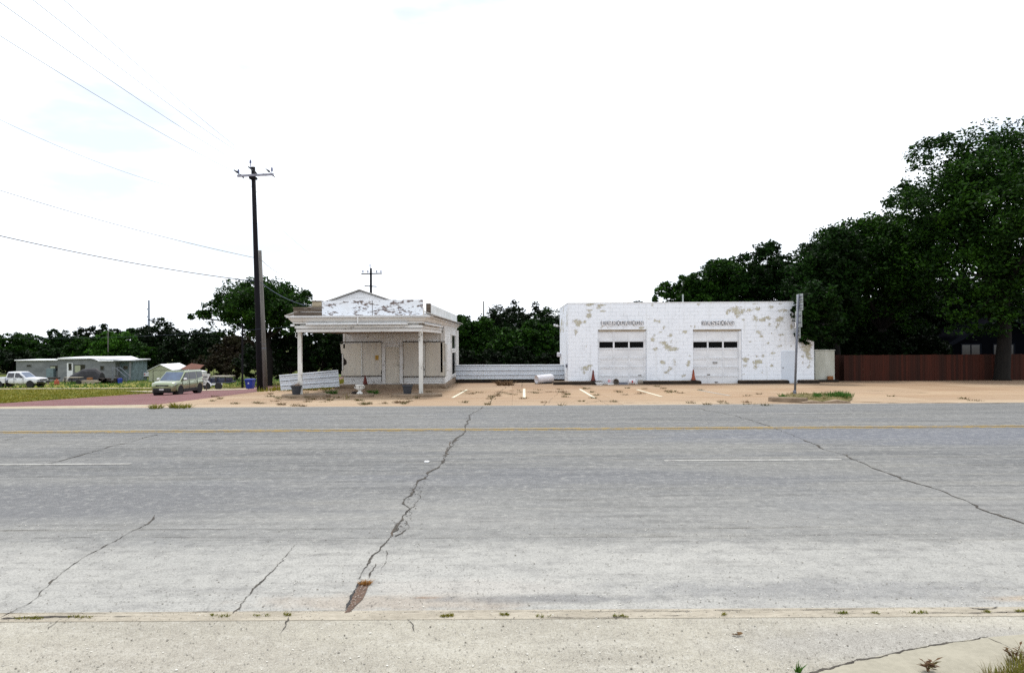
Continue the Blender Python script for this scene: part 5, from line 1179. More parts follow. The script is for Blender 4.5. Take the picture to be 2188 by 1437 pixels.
# small litter on the road
p = G(912, 987); tag(MB().bbox(p.x-.04, p.x+.04, p.y-.05, p.y+.05, p.z+.004, p.z+.02, .008).build('road_stud', M['whitewood'], base=p), 'small white square road stud beside the long crack', 'road stud')
p = G(1575, 1358); mb = MB()
for k in range(7):
    a = k*.9; d = Vector((math.cos(a)*.035, math.sin(a)*.022, rr.uniform(.004,.02))); s_ = Vector((-d.y, d.x, 0))*.45; c = Vector((p.x+rr.uniform(-.012,.012), p.y, .006)); mb.add([c, c+d*.5+s_+Vector((0,0,.012)), c+d, c+d*.5-s_+Vector((0,0,.004))], [(0,1,2,3)])
tag(mb.build('dead_leaf', M['dry'], base=p), 'curled brown dead leaf on the pale apron', 'leaf')
p = G(780, 1249); mb = MB(); tuft(mb, (p.x,p.y,.01), .045, .03, 170, rr, .006, 1.3)
tag(mb.build('leaf_clump', M['dry_orange'], base=p), 'clump of orange dead leaves at the top of the pothole', 'leaf clump')

# ------------------------------------------------------------------ poles and wires
Y1 = 35.2
def insul(mb, c, h=.16, r_=.05): mb.lathe(c, [(.02,0),(.02,h*.25),(r_,h*.35),(r_*.6,h*.5),(r_*.95,h*.62),(r_*.5,h*.8),(r_*.7,h*.9),(.01,h)], 10)
b1 = W(556, 836, Y1); b1.z = g(b1.x, Y1); t1 = W(541, 357, Y1)
up = thing('utility_pole', 'tall dark creosoted utility pole with one cross-arm', 'utility pole', b1)
MB().tube([b1-Vector((0,0,.3)), b1.lerp(t1,.3), b1.lerp(t1,.7), t1], [.150,.135,.115,.10], 14).build('shaft', M['pole_dark'], up, smooth=True)
al, ar = W(507, 376, Y1-.18), W(584.5, 372.5, Y1-.18); ad = (ar-al).normalized(); az = Vector((0,0,1))
def beam(mb, a, b, w, h):
    a, b = Vector(a), Vector(b); d = (b-a).normalized(); s_ = d.cross(az).normalized()*w/2; u_ = s_.cross(d).normalized()*h/2
    mb.loft([[a-s_-u_, a+s_-u_, a+s_+u_, a-s_+u_], [b-s_-u_, b+s_-u_, b+s_+u_, b-s_+u_]]); return mb
beam(MB(), al, ar, .09, .10).build('cross_arm', M['arm'], up)
def deadend(c, d1, d2):
    mb = MB()
    for d in (d1, d2):
        d = Vector(d).normalized(); c_ = Vector(c); mb.tube([c_, c_+d*.22], .012, 6)
        for k in range(4): q = c_ + d*(.24+.07*k); mb.tube([q, q+d*.03, q+d*.05], [.05,.045,.02], 8)
        mb.tube([c_+d*.5, c_+d*.62, c_+d*.82], [.02,.03,.02], 6)
    return mb
TO = Vector((3.4, -45, -.6)); FROM = Vector((-3.9, 47, -1.6))
for c in (W(511,371,Y1-.18), W(578,369,Y1-.18), W(541,364,Y1-.1)):
    deadend(c, TO, FROM).build('insulator_string', M['pole_dark'], up)
for c in (W(509.5,373,Y1-.18), W(581,369,Y1-.18)):
    mb = MB(); insul(mb, c, .28, .06); mb.build('insulator', M['insul'], up)
mb = MB().tube([t1 + Vector((-.08,-.1,-.1)), t1 + Vector((-.10,-.1,.12))], .02, 6); insul(mb, tuple(t1+Vector((-.10,-.1,.10))), .25, .06); mb.build('insulator', M['insul'], up)
MB().bbox(t1.x-.17, t1.x+.17, Y1-.16, Y1+.16, t1.z-.62, t1.z-.50, .02).build('bracket', M['pole_dark'], up)
b2 = W(567, 834, 36.0); b2.z = g(b2.x, 36); t2 = W(555.5, 535, 36.0)
gp = thing('utility_pole', 'shorter weathered grey pole just right of the tall dark one', 'utility pole', b2)
MB().tube([b2-Vector((0,0,.3)), b2.lerp(t2,.4), t2], [.135,.12,.08], 14).build('shaft', M['pole_grey'], gp, smooth=True)
MB().lathe(tuple(b2.lerp(t2, .30)), [(.127,-.03),(.127,.03)], 14).lathe(tuple(b2.lerp(t2, .33)), [(.125,-.01),(.125,.01)], 14).build('band', M['steel'], gp)
mb = MB(); c = W(556, 553, 35.9); mb.tube([c, c+Vector((0,-.15,0))], .03, 8); mb.build('bracket', M['steel'], gp)
# distant pole beyond the roof
Y3 = 84; b3 = Vector((U(792.5,Y3), Y3, g(U(792.5,Y3),Y3))); t3 = W(792.5, 573, Y3)
p3 = thing('utility_pole', 'distant dark utility pole with two cross-arms above the station roof', 'utility pole', b3)
MB().tube([b3, t3], [.18,.13], 10).build('shaft', M['pole_dark'], p3)
beam(MB(), W(772,585,Y3-.2), W(816,584,Y3-.2), .11, .13).build('cross_arm', M['pole_dark'], p3)
beam(MB(), W(779,610.5,Y3-.2), W(805,612,Y3-.2), .09, .10).build('cross_arm', M['pole_dark'], p3)
for px in (775.5, 786, 805, 814): mb = MB(); insul(mb, tuple(W(px,583.6,Y3-.2)), .38, .10); mb.build('insulator', M['insul'], p3)
mb = MB(); mb.tube([t3, t3+Vector((-.1,0,.2))], .03, 6); insul(mb, tuple(t3+Vector((-.1,0,.15))), .35, .08); mb.build('insulator', M['insul'], p3)
# thin far poles
def simple_pole(px, top_, bot, Y, r_, m, label, name='pole', extra=None):
    b = W(px, bot, Y); a = W(px, top_, Y); t = thing(name, label, 'pole', b); MB().tube([b, a], [r_, r_*.75], 8).build('shaft', M[m], t)
    if extra:
        for dpx, py in extra: MB().tube([W(px-dpx, py+.4, Y), W(px+1.5, py-.3, Y)], r_*.5, 6).build('cross_arm', M[m], t)
    return t
simple_pole(518, 690, 829, 70, .11, 'pole_dark', 'thin dark pole between the flatbed and the blue bin')
simple_pole(231, 706, 764, 116, .09, 'pole_grey', 'thin grey pole rising behind the mobile home roof')
simple_pole(318, 641, 700, 260, .45, 'pole_pale', 'pale slender mast with side arms on the skyline', 'mast', [(4,660),(4,676)])
simple_pole(1033.5, 643, 690, 90, .10, 'pole_grey', 'thin grey stub pole above the trees between the buildings')
def wire(a, b, sag, rad, m, label, group=None, n=28):
    a, b = Vector(a), Vector(b); pts = [a.lerp(b, k/n) - Vector((0,0,sag*4*(k/n)*(1-k/n))) for k in range(n+1)]
    return tag(MB().tube(pts, rad, 5).build('overhead_wire', M[m], base=a), label, 'wire', group)
gw = 'power lines of the tall pole'
def span_end(P, d): return Vector(P) + Vector(d)
back = Vector((3.9, -47, .6))
wire(t1+Vector((-.1,-.1,.36)), t1+Vector((-.1,-.1,.36))+back, 1.1, .008, 'wire', 'topmost power line running from the pole top to the upper left', gw)
wire(W(541,364,Y1-.9), W(541,364,Y1-.9)+back+Vector((-.6,0,0)), 1.1, .008, 'wire', 'second power line, just under the topmost on the upper left', gw)
wire(W(511,371,Y1-.9), W(511,371,Y1-.9)+back+Vector((-.7,0,-.3)), 1.1, .008, 'wire', 'power line from the left end of the cross-arm to the upper left', gw)
wire(W(578,369,Y1-.9), W(578,369,Y1-.9)+back+Vector((.2,0,.5)), .9, .007, 'wire', 'power line from the right end of the cross-arm towards the viewer', gw)
for i, (s_, e_) in enumerate([(W(511,372,Y1+.6), W(775.5,581,Y3)), (W(541,365,Y1+.6), W(792,570,Y3)), (W(580,371,Y1+.6), W(814,581,Y3)), (t1+Vector((-.1,.1,.36)), W(805,581,Y3))]):
    wire(s_, e_, .9, .009, 'wire', ['power line from the left arm end to the distant pole', 'power line from the tall pole top to the tip of the distant pole', 'power line from the right arm end to the distant pole', 'highest power line dropping to the distant pole'][i], gw)
c4 = W(540, 431, Y1-.1); wire(c4, W(-260, 120, 20), .8, .007, 'wire', 'thin low line leaving the tall pole shaft to the upper left', gw); wire(c4, W(780, 610, Y3), .8, .008, 'wire', 'thin line from the tall pole shaft to the lower arm of the distant pole', gw)
wire(W(556,553,35.8), W(-140,361,30), .25, .012, 'wire_dark', 'upper service cable from the grey pole to the left edge', 'service cables at the left')
wire(W(555,602,35.8), W(-140,470,29), .25, .020, 'wire_dark', 'thick lower service cable from the grey pole to the left edge', 'service cables at the left')
wire(W(556,602,36), W(652,652,30.5), .15, .014, 'wire_dark', 'dark cable from the grey pole down to the station roof', 'service cables at the left')
wire(W(556,553,36), W(600,585,60), .1, .012, 'wire_dark', 'short cable leaving the grey pole to the right behind it', 'service cables at the left')
wire(W(-100,716,60), W(630,697,33), .4, .005, 'wire_dark', 'thin dark cable crossing in front of the left trees', 'service cables at the left')

# ------------------------------------------------------------------ vehicles (x forward, y left, z up; built about the root)
def wheel(t, x, y, r_, w, m_rim='chrome'):
    s_ = 1 if y > 0 else -1
    tyre = MB().lathe((x, y, r_), [(r_*.62, -w/2), (r_*.93, -w/2), (r_, -w*.35), (r_, w*.35), (r_*.93, w/2), (r_*.62, w/2)], 26, 'Y').build('wheel', M['black'], t, local=True)
    rim = MB().lathe((x, y, r_), [(r_*.63, -w*.42), (r_*.63, w*.42), (r_*.55, w*.36), (r_*.2, w*.30), (.01, w*.34)] if s_ > 0 else [(.01, -w*.34), (r_*.2, -w*.30), (r_*.55, -w*.36), (r_*.63, -w*.42), (r_*.63, w*.42)], 20, 'Y').build('rim', M[m_rim], tyre, local=True)
    mb = MB()
    for k in range(5):
        a = 2*PI*k/5; c = (x + math.cos(a)*r_*.38, y + s_*w*.345, r_ + math.sin(a)*r_*.38); mb.lathe(c, [(r_*.11, -.012), (r_*.10, .006)], 8, 'Y')
    mb.build('vent_hole', M['car_trim'], tyre, local=True)
def body_loft(stations, cap_round=.06):
    rings = []
    for x, w, zb, zt, crown in stations:
        h = zt - zb
        half = [(w*.82, zb), (w*.97, zb+h*.12), (w, zb+h*.45), (w*.985, zb+h*.78), (w*.93, zt-.03), (w*.84, zt)]
        ring = [(x, -y, z) for y, z in half] + [(x, 0, zt+crown)] + [(x, y, z) for y, z in reversed(half)] + [(x, 0, zb)]
        rings.append(ring)
    return MB().loft(rings)
def plate_poly(pts, th, n):      # thick polygon pushed out along n
    n = Vector(n).normalized(); a = [Vector(p) for p in pts]; b = [p + n*th for p in a]; k = len(a)
    return MB().add(a + b, [tuple(reversed(range(k))), tuple(range(k, 2*k))] + [(i, (i+1)%k, k+(i+1)%k, k+i) for i in range(k)])
def arch(t, x, side, r_, m, name, r2=None, zc_=None):
    zc_ = r_ if zc_ is None else zc_; r2 = r2 or r_*1.16; mb = MB(); rin, rout = [], []
    n = 14
    for k in range(n+1):
        a = PI*k/n; rin.append((x+math.cos(a)*r_*1.08, side, zc_+math.sin(a)*r_*1.08)); rout.append((x+math.cos(a)*r2, side, zc_+math.sin(a)*r2))
    s_ = .03*(1 if side > 0 else -1)
    v = rin + rout + [(p[0], p[1]-s_*2, p[2]) for p in rin] + [(p[0], p[1]-s_*2, p[2]) for p in rout]; k = n+1
    f = []
    for i in range(n): f += [(i,i+1,k+i+1,k+i), (2*k+i,3*k+i,3*k+i+1,2*k+i+1), (k+i,k+i+1,3*k+i+1,3*k+i), (i,2*k+i,2*k+i+1,i+1)]
    mb.add([(p[0], p[1]+s_*.6, p[2]) for p in v], f); return mb.build(name, M[m], t, local=True, recalc=True)
def suv(loc, rz, label):
    t = thing('parked_car', label, 'car', loc, rz)
    S = [(-2.03,.74,.50,.98,.0),(-1.96,.84,.36,1.03,.01),(-1.7,.885,.24,1.05,.01),(-.9,.895,.20,1.04,.01),(.4,.895,.20,1.02,.01),(1.0,.895,.20,1.03,.02),(1.35,.885,.22,1.01,.045),(1.75,.86,.24,.95,.05),(1.98,.80,.27,.88,.04),(2.06,.70,.32,.80,.02)]
    body = body_loft(S).build('body', M['car_green'], t, local=True, smooth=True)
    m_ = body.modifiers.new('sub', 'SUBSURF'); m_.levels = 1; m_.render_levels = 1
    # cabin
    lo = [(-1.93,.83),(-1.2,.85),(.5,.85),(1.12,.80)]; hi = [(-1.88,.72),(-1.2,.76),(.0,.76),(.36,.71)]
    mb = MB(); A = [(x,-y,1.0) for x,y in lo] + [(x,y,1.0) for x,y in reversed(lo)]; B = [(x,-y,1.60) for x,y in hi] + [(x,y,1.60) for x,y in reversed(hi)]; C_ = [(x*.97,-y*.88,1.665) for x,y in hi] + [(x*.97,y*.88,1.665) for x,y in reversed(hi)]
    mb.loft([A,B,C_]); mb.build('cabin', M['car_green'], t, local=True)
    # windscreen
    def lp(p, q, f): return tuple(Vector(p).lerp(Vector(q), f))
    for nm, a, b, c, d, m in (('windscreen',(1.12,-.80,1.0),(1.12,.80,1.0),(.36,.71,1.60),(.36,-.71,1.60),'windscreen'),('rear_window',(-1.93,.83,1.0),(-1.93,-.83,1.0),(-1.88,-.72,1.60),(-1.88,.72,1.60),'car_glass')):
        cen = (Vector(a)+Vector(b)+Vector(c)+Vector(d))/4; nn = (Vector(b)-Vector(a)).cross(Vector(d)-Vector(a)).normalized()
        plate_poly([cen + (Vector(p)-cen)*.90 for p in (a,b,c,d)], .012, nn).build(nm, M[m], t, local=True)
    for s_ in (-1, 1):
        def side(x, z):
            f = (z-1.0)/.60; return (x, s_*((.85-.09*f)+.002), z)
        nn = (0, s_, .16)
        for poly in ([(.98,1.04),(.12,1.04),(.12,1.55),(.36,1.55)], [(.04,1.04),(-.92,1.04),(-.92,1.55),(.04,1.55)], [(-1.02,1.04),(-1.78,1.16),(-1.76,1.50),(-1.02,1.55)]):
            q = [side(*p) for p in poly]
            plate_poly(q if s_ < 0 else q[::-1], .012, nn).build('side_window', M['car_glass'], t, local=True, recalc=True)
        # door gaps, sill trim, handles
        for x in (.98, .08, -.97): MB().box(x-.008, x+.008, s_*.885-.012, s_*.885+.014, .33, 1.0).build('door_gap', M['car_trim'], t, local=True)
        MB().bbox(-1.0, .9, min(s_*.86,s_*.912), max(s_*.86,s_*.912), .20, .44, .02).build('sill', M['car_trim'], t, local=True)
        for x in (-.78, .26): MB().bbox(x, x+.18, min(s_*.88,s_*.92), max(s_*.88,s_*.92), .86, .90, .01).build('door_handle', M['car_green'], t, local=True)
        mr_ = MB().bbox(.72, .92, min(s_*.88,s_*1.06), max(s_*.88,s_*1.06), 1.04, 1.17, .03).build('mirror', M['whitewood'], t, local=True)
        for x in (1.27, -1.30):
            arch(t, x, s_*.885, .345, 'car_green', 'wheel_arch', .44); wheel(t, x, s_*.80, .345, .22, 'dark_rim')
            MB().lathe((x, s_*.70, .36), [(.40,-.2*1),(.40,.19)], 20, 'Y').build('wheel_well', M['car_trim'], t, local=True)
        hl = [(2.0,s_*.50,.70),(1.86,s_*.80,.72),(1.70,s_*.865,.86),(1.74,s_*.83,.90),(1.93,s_*.60,.84)]
        plate_poly(hl if s_ > 0 else hl[::-1], .035, (1, s_*.45, .2)).build('headlight', M['lamp'], t, local=True, recalc=True)
        MB().bbox(-2.05, -1.98, min(s_*.66,s_*.76), max(s_*.66,s_*.76), .80, 1.25, .02).build('tail_light', M['red'], t, local=True)
    MB().bbox(2.0, 2.075, -.46, .46, .68, .77, .02).build('grille', M['car_trim'], t, local=True)
    MB().bbox(1.98, 2.095, -.62, .62, .33, .54, .03).build('lower_grille', M['car_trim'], t, local=True)
    MB().bbox(2.097, 2.11, -.16, .16, .40, .52, .004).build('number_plate', M['plate'], t, local=True)
    MB().bbox(1.85, 2.06, -.74, .74, .22, .31, .03).build('bumper_lip', M['car_trim'], t, local=True)
    for s_ in (-1,1): MB().tube([(.15,s_*.62,1.665),(-1.6,s_*.64,1.665)], .015, 6).build('roof_rail', M['car_trim'], t, local=True)
    return t
cp = W(381, 842, 49.8); suv((cp.x, 49.8, g(cp.x, 49.8)+.012), R(-90-4), 'small boxy green and silver car on the red brick street')

def pickup(loc, rz, label, paint, L=5.6, name='pickup_truck', bedload=False, cat='pickup truck'):
    t = thing(name, label, cat, loc, rz)
    S = [(-.40,.90,.42,1.10,0),(.3,.93,.40,1.12,0),(.95,.93,.40,1.13,.01),(1.25,.93,.40,1.14,.03),(1.9,.92,.42,1.12,.05),(2.55,.89,.45,1.06,.04),(2.72,.84,.48,.98,.02)]
    S = [(-1.05,.90,.42,1.10,0)] + S
    o = body_loft(S).build('body', M[paint], t, local=True, smooth=True); m_ = o.modifiers.new('sub', 'SUBSURF'); m_.levels = 1; m_.render_levels = 1
    lo = [(-1.02,.88),(.9,.88),(1.30,.84)]; hi = [(-.86,.72),(.15,.73),(.52,.68)]
    mb = MB(); A = [(x,-y,1.10) for x,y in lo] + [(x,y,1.10) for x,y in reversed(lo)]; B = [(x,-y,1.72) for x,y in hi] + [(x,y,1.72) for x,y in reversed(hi)]; C_ = [(x*.96,-y*.86,1.78) for x,y in hi] + [(x*.96,y*.86,1.78) for x,y in reversed(hi)]
    mb.loft([A,B,C_]).build('cab', M[paint], t, local=True)
    a,b,c,d = (1.30,-.84,1.10),(1.30,.84,1.10),(.52,.68,1.72),(.52,-.68,1.72); cen = (Vector(a)+Vector(b)+Vector(c)+Vector(d))/4; nn = (Vector(b)-Vector(a)).cross(Vector(d)-Vector(a)).normalized()
    plate_poly([cen+(Vector(p)-cen)*.9 for p in (a,b,c,d)], .012, nn).build('windscreen', M['windscreen'], t, local=True)
    MB().bbox(-.985, -.955, -.6, .6, 1.2, 1.6, .01).build('rear_window', M['car_glass'], t, local=True)
    # bed with open top
    for s_ in (-1, 1):
        y0, y1 = sorted((s_*.93, s_*.80)); MB().bbox(-2.85, -1.08, y0, y1, .52, 1.13, .03).build('bed_side', M[paint], t, local=True)
        def side(x, z): f = (z-1.10)/.62; return (x, s_*((.88-.15*f)+.003), z)
        for poly in ([(1.02,1.15),(.05,1.15),(.05,1.64),(.42,1.64)], [(-.07,1.15),(-.86,1.15),(-.78,1.64),(-.07,1.64)]):
            q = [side(*p) for p in poly]; plate_poly(q, .012, (0, s_, .25)).build('side_window', M['car_glass'], t, local=True, recalc=True)
        for x in (1.05, -.02, -.98): MB().box(x-.008, x+.008, s_*.925-.012, s_*.925+.012, .52, 1.1).build('door_gap', M['car_trim'], t, local=True)
        MB().bbox(.08, .26, min(s_*.91,s_*.95), max(s_*.91,s_*.95), .94, .99, .01).build('door_handle', M['car_trim'], t, local=True)
        MB().bbox(.86, 1.02, min(s_*.92,s_*1.14), max(s_*.92,s_*1.14), 1.14, 1.32, .03).build('mirror', M['car_trim'], t, local=True)
        for x in (1.82, -1.78):
            arch(t, x, s_*.925, .37, 'car_trim', 'wheel_arch', .44); wheel(t, x, s_*.82, .37, .25)
            MB().lathe((x, s_*.74, .42), [(.42,-.2),(.42,.18)], 20, 'Y').build('wheel_well', M['car_trim'], t, local=True)
        hl = [(2.70,s_*.52,.82),(2.62,s_*.86,.82),(2.58,s_*.86,.96),(2.68,s_*.54,.97)]
        plate_poly(hl if s_ > 0 else hl[::-1], .04, (1, s_*.3, 0)).build('headlight', M['lamp'], t, local=True, recalc=True)
        MB().bbox(-2.88, -2.78, min(s_*.76,s_*.91), max(s_*.76,s_*.91), .75, 1.05, .01).build('tail_light', M['red'], t, local=True)
    MB().bbox(-2.86, -2.79, -.79, .79, .55, 1.13, .02).build('tailgate', M[paint], t, local=True); MB().bbox(-2.78, -1.08, -.79, .79, .52, .60, .01).build('bed_floor', M['car_trim'], t, local=True)
    MB().bbox(2.66, 2.75, -.50, .50, .80, .98, .02).build('grille', M['car_trim'], t, local=True); MB().bbox(2.755, 2.77, -.5, .5, .875, .905, .004).build('grille_bar', M['chrome'], t, local=True)
    MB().bbox(2.58, 2.86, -.90, .90, .50, .74, .05).build('bumper', M['car_trim'], t, local=True); MB().bbox(-3.0, -2.87, -.85, .85, .5, .66, .03).build('bumper', M['chrome'], t, local=True)
    MB().bbox(2.865, 2.875, -.16, .16, .56, .68, .003).build('number_plate', M['plate'], t, local=True)
    return t
tp = W(47, 825, 79.0); pickup((tp.x-.2, 79.0, g(tp.x,79)-.05), R(-3), 'white extended-cab pickup parked at the left edge of the picture', 'truck_white')
tp = W(268, 812, 104); pickup((tp.x, 105, g(tp.x,105)-.07), R(178), 'white pickup half hidden behind the right end of the mobile home', 'truck_white')
# flatbed trailer loaded in the shade
Yt = 66; tx = U(468, Yt); tz = g(tx, Yt)
t = thing('flatbed_trailer', 'dark loaded flatbed trailer with white fender in the shade beyond the street', 'trailer', (tx, Yt, tz))
xa, xb = U(443,Yt), U(496,Yt)
MB().bbox(xa, xb, Yt-.9, Yt+.9, tz+.62, tz+.74, .02).build('deck', M['truck_dark'], t)
MB().bbox(xa+.3, xb-.2, Yt-.7, Yt+.7, tz+.745, tz+1.08, .05).build('load', M['truck_dark'], t); MB().bbox(xa+.5, xb, Yt-.75, Yt+.75, tz+1.20, tz+1.26, .02).build('load', M['grey_bucket'], t)
MB().bbox(xa+.55, xb-.55, Yt-.93, Yt-.905, tz+.45, tz+.60, .01).build('side_stripe', M['truck_white'], t)
for x in (xa+.35, xb-.9):
    wh = MB().lathe((x, Yt-.95, tz+.34), [(.2,-.11),(.32,-.11),(.34,-.06),(.34,.06),(.32,.11),(.2,.11)], 20, 'Y').build('wheel', M['black'], t); MB().lathe((x, Yt-.95, tz+.34), [(.01,-.09),(.2,-.10),(.2,.1)], 14, 'Y').build('rim', M['chrome'], wh)
mb = MB(); n = 10; x = xa+.35
rings = [[(x+math.cos(PI*k/n)*r_, y_, tz+.36+math.sin(PI*k/n)*r_) for y_, r_ in ((Yt-1.1,.40),(Yt-1.1,.46),(Yt-.8,.46),(Yt-.8,.40))] for k in range(n+1)]
mb.loft(rings).build('fender', M['truck_white'], t)
for x in (xa+.6, (xa+xb)/2, xb-.3): MB().box(x-.04, x+.04, Yt-.92, Yt-.86, tz+.74, tz+1.2).build('stake', M['dark_wood'], t)
# leaning board sign behind the car
Yb = 55; P = [W(427,820.5,Yb), W(439,823,Yb), W(450,798.5,Yb), W(433,796.5,Yb)]
t = thing('notice_board', 'white weathered sign board leaning behind the small car', 'sign', (P[0]+P[1])/2)
plate_poly(P, .03, (0,-1,0)).build('panel', M['poster'], t, recalc=True)
def q_(u, v): return (P[0].lerp(P[1], u)).lerp(P[3].lerp(P[2], u), v) + Vector((0,-.034,0))
for a in [(.12,.62,.80,.74),(.25,.50,.60,.58),(.3,.78,.7,.83),(.2,.30,.55,.36),(.5,.14,.85,.22),(.6,.44,.85,.5)]:
    plate_poly([q_(a[0],a[1]), q_(a[2],a[1]+.02), q_(a[2],a[3]), q_(a[0],a[3]-.03)], .004, (0,-1,0)).build('mark', M['ink'], t, recalc=True)
MB().tube([Vector(P[0])+Vector((.4,.3,-.5)), q_(.5,.5)+Vector((0,.08,0))], .03, 6).build('prop', M['woodgrey'], t)
# blue wheeled bin
Yw = 60; x = U(534, Yw); z = g(x, Yw); hb = .84
t = thing('wheeled_bin', 'blue wheeled recycling bin by the utility poles', 'bin', (x, Yw, z))
def rg(w, d, zz): return [(x-w,Yw-d,zz),(x+w,Yw-d,zz),(x+w,Yw+d,zz),(x-w,Yw+d,zz)]
MB().loft([rg(.23,.25,z+.08), rg(.25,.27,z+.12), rg(.33,.34,z+hb-.06), rg(.36,.37,z+hb-.05), rg(.36,.37,z+hb)]).build('body', M['bluebin'], t)
MB().loft([rg(.37,.38,z+hb+.001), rg(.37,.38,z+hb+.03), rg(.28,.30,z+hb+.08)]).build('lid', M['bluebin'], t)
for s_ in (-1, 1): MB().lathe((x+s_*.2, Yw+.2, z+.11), [(.1,-.03),(.11,0),(.1,.03)], 14, 'X').build('wheel', M['black'], t)
zz = z + .50; yy_ = Yw - .345
MB().add([(x-.10,yy_,zz),(x+.06,yy_,zz),(x-.02,yy_-.012,zz+.15),(x-.02,yy_-.004,zz+.05)], [(0,1,3),(1,2,3),(2,0,3)]).build('emblem', M['whitewood'], t)

# ------------------------------------------------------------------ mobile home, shed, yard things
Ya = 100
def ax(px): return U(px, Ya)
def aZ(py, px=150): return W(px, py, Ya).z
z0 = g(ax(150), Ya) - .2
t = thing('mobile_home', 'long grey flat-roofed mobile home at the far left', 'mobile home', (ax(150), Ya, z0))
MB().box(ax(28), ax(123), Ya+.6, Ya+5, z0, aZ(770)).box(ax(123)+.01, ax(246), Ya, Ya+5.5, z0, aZ(767.5)).build('wall', M['house_wall'], t)
MB().box(ax(246), ax(275), Ya+1.2, Ya+5, z0, aZ(772)).build('porch_wall', M['house_dark'], t)
MB().add([(ax(277),Ya+.1,z0+.4),(ax(279),Ya+.1,aZ(772)),(ax(279),Ya+.2,aZ(772)),(ax(277),Ya+.2,z0+.4),(ax(274),Ya+.1,z0+.4),(ax(275),Ya+.1,aZ(772)),(ax(275),Ya+.2,aZ(772)),(ax(274),Ya+.2,z0+.4)], [(0,1,2,3),(4,7,6,5),(0,4,5,1)]).build('porch_post', M['house_wall'], t)
mb = MB().bbox(ax(27), ax(124), Ya+.3, Ya+5.3, aZ(770)+.002, aZ(768), .02); mb.build('roof', M['roofwhite'], t)
mb = MB().add([(ax(120),Ya-.3,aZ(767.5)),(ax(205),Ya-.3,aZ(766)),(ax(205),Ya+6,aZ(766)),(ax(120),Ya+6,aZ(767.5)),(ax(128),Ya-.3,aZ(763.6)),(ax(196),Ya-.3,aZ(764.3)),(ax(196),Ya+6,aZ(763.2)),(ax(128),Ya+6,aZ(763))], [(0,1,5,4),(4,5,6,7),(1,2,6,5),(0,4,7,3)]); mb.build('roof', M['roofwhite'], t, recalc=True)
mb = MB().add([(ax(212),Ya-.4,aZ(769.5)),(ax(248),Ya-.4,aZ(770)),(ax(248),Ya+6,aZ(768)),(ax(197),Ya+6,aZ(763)),(ax(232),Ya+6,aZ(763)),(ax(197),Ya-.4,aZ(765)),(ax(212),Ya-.4,aZ(772)),(ax(248),Ya-.4,aZ(772))], [(5,0,1,4,3),(0,6,7,1),(1,2,4)]); mb.build('roof', M['roofwhite'], t, recalc=True)
MB().bbox(ax(246), ax(282), Ya-.5, Ya+5.2, aZ(772.5), aZ(770.2), .04).build('porch_roof', M['house_wall'], t); MB().bbox(ax(246), ax(282), Ya-.5, Ya+5.2, aZ(770.1), aZ(769), .02).build('roof_edge', M['roofwhite'], t)
def awin(a, b, p, q, y, curtain=False):
    w_ = MB().bbox(ax(a)-.06, ax(b)+.06, y-.05, y-.003, aZ(q)-.06, aZ(q)).bbox(ax(a)-.06, ax(b)+.06, y-.05, y-.003, aZ(p), aZ(p)+.06).bbox(ax(a)-.06, ax(a), y-.05, y-.003, aZ(q)+.001, aZ(p)-.001).bbox(ax(b), ax(b)+.06, y-.05, y-.003, aZ(q)+.001, aZ(p)-.001).build('window', M['house_wall'], t)
    MB().box(ax(a), ax(b), y-.02, y-.002, aZ(q), aZ(p)).build('pane', M['dark_glass'], w_)
    if curtain: MB().box(ax(a)+.05, ax(a)+(ax(b)-ax(a))*.55, y-.026, y-.021, aZ(q)+.06, aZ(p)-.1).build('blind', M['shed'], w_)
awin(101,121,781,792,Ya+.6,True); awin(159,182,779,796,Ya,True); awin(214.5,222,782,790.5,Ya); awin(254,263,783,790,Ya+1.2); awin(51,60,779,783,Ya+.6)
dr = MB().bbox(ax(143), ax(155.5), Ya-.05, Ya-.003, z0+.5, aZ(775), .01).build('door', M['whitewood'], t); MB().box(ax(146.5), ax(153.5), Ya-.056, Ya-.051, aZ(791), aZ(776)).build('pane', M['dark_glass'], dr)
MB().bbox(ax(142), ax(156), Ya-.9, Ya-.06, z0, z0+.48, .02).build('doorstep', M['slabtop'], t); MB().bbox(ax(99), ax(114), Ya-.1, Ya+.58, z0+.1, z0+2.0, .03).build('service_box', M['house_dark'], t)
# shed
Ys = 97
def sx(px): return U(px, Ys)
def sz(py, px=345): return W(px, py, Ys).z
z1 = g(sx(340), Ys) - .1
t = thing('garden_shed', 'cream metal shed with a white gabled roof behind the small car', 'shed', (sx(342), Ys, z1))
xl, xr, xm = sx(317.5), sx(367.5), sx(343)
mb = MB().prism([(xl,z1),(xr,z1),(xr,sz(791)),(xm,sz(779.5)),(xl,sz(791.5))], Ys, Ys+5.2); mb.build('wall', M['shed'], t, recalc=True)
for a, b, za, zb_ in ((xm, xr+.25, sz(778.6), sz(792)), (xm, xl-.2, sz(778.6), sz(792.4))):
    MB().add([(a,Ys-.2,za),(b,Ys-.2,zb_),(b,Ys+5.5,zb_),(a,Ys+5.5,za),(a,Ys-.2,za+.06),(b,Ys-.2,zb_+.06),(b,Ys+5.5,zb_+.06),(a,Ys+5.5,za+.06)], [(0,1,2,3),(4,7,6,5),(0,4,5,1),(1,5,6,2)]).build('roof', M['roofwhite'], t, recalc=True)
for a, b in ((327.5, 342), (342.6, 358)): MB().bbox(sx(a), sx(b), Ys-.03, Ys-.003, z1+.05, sz(791.4), .01).build('door', M['shed'], t)
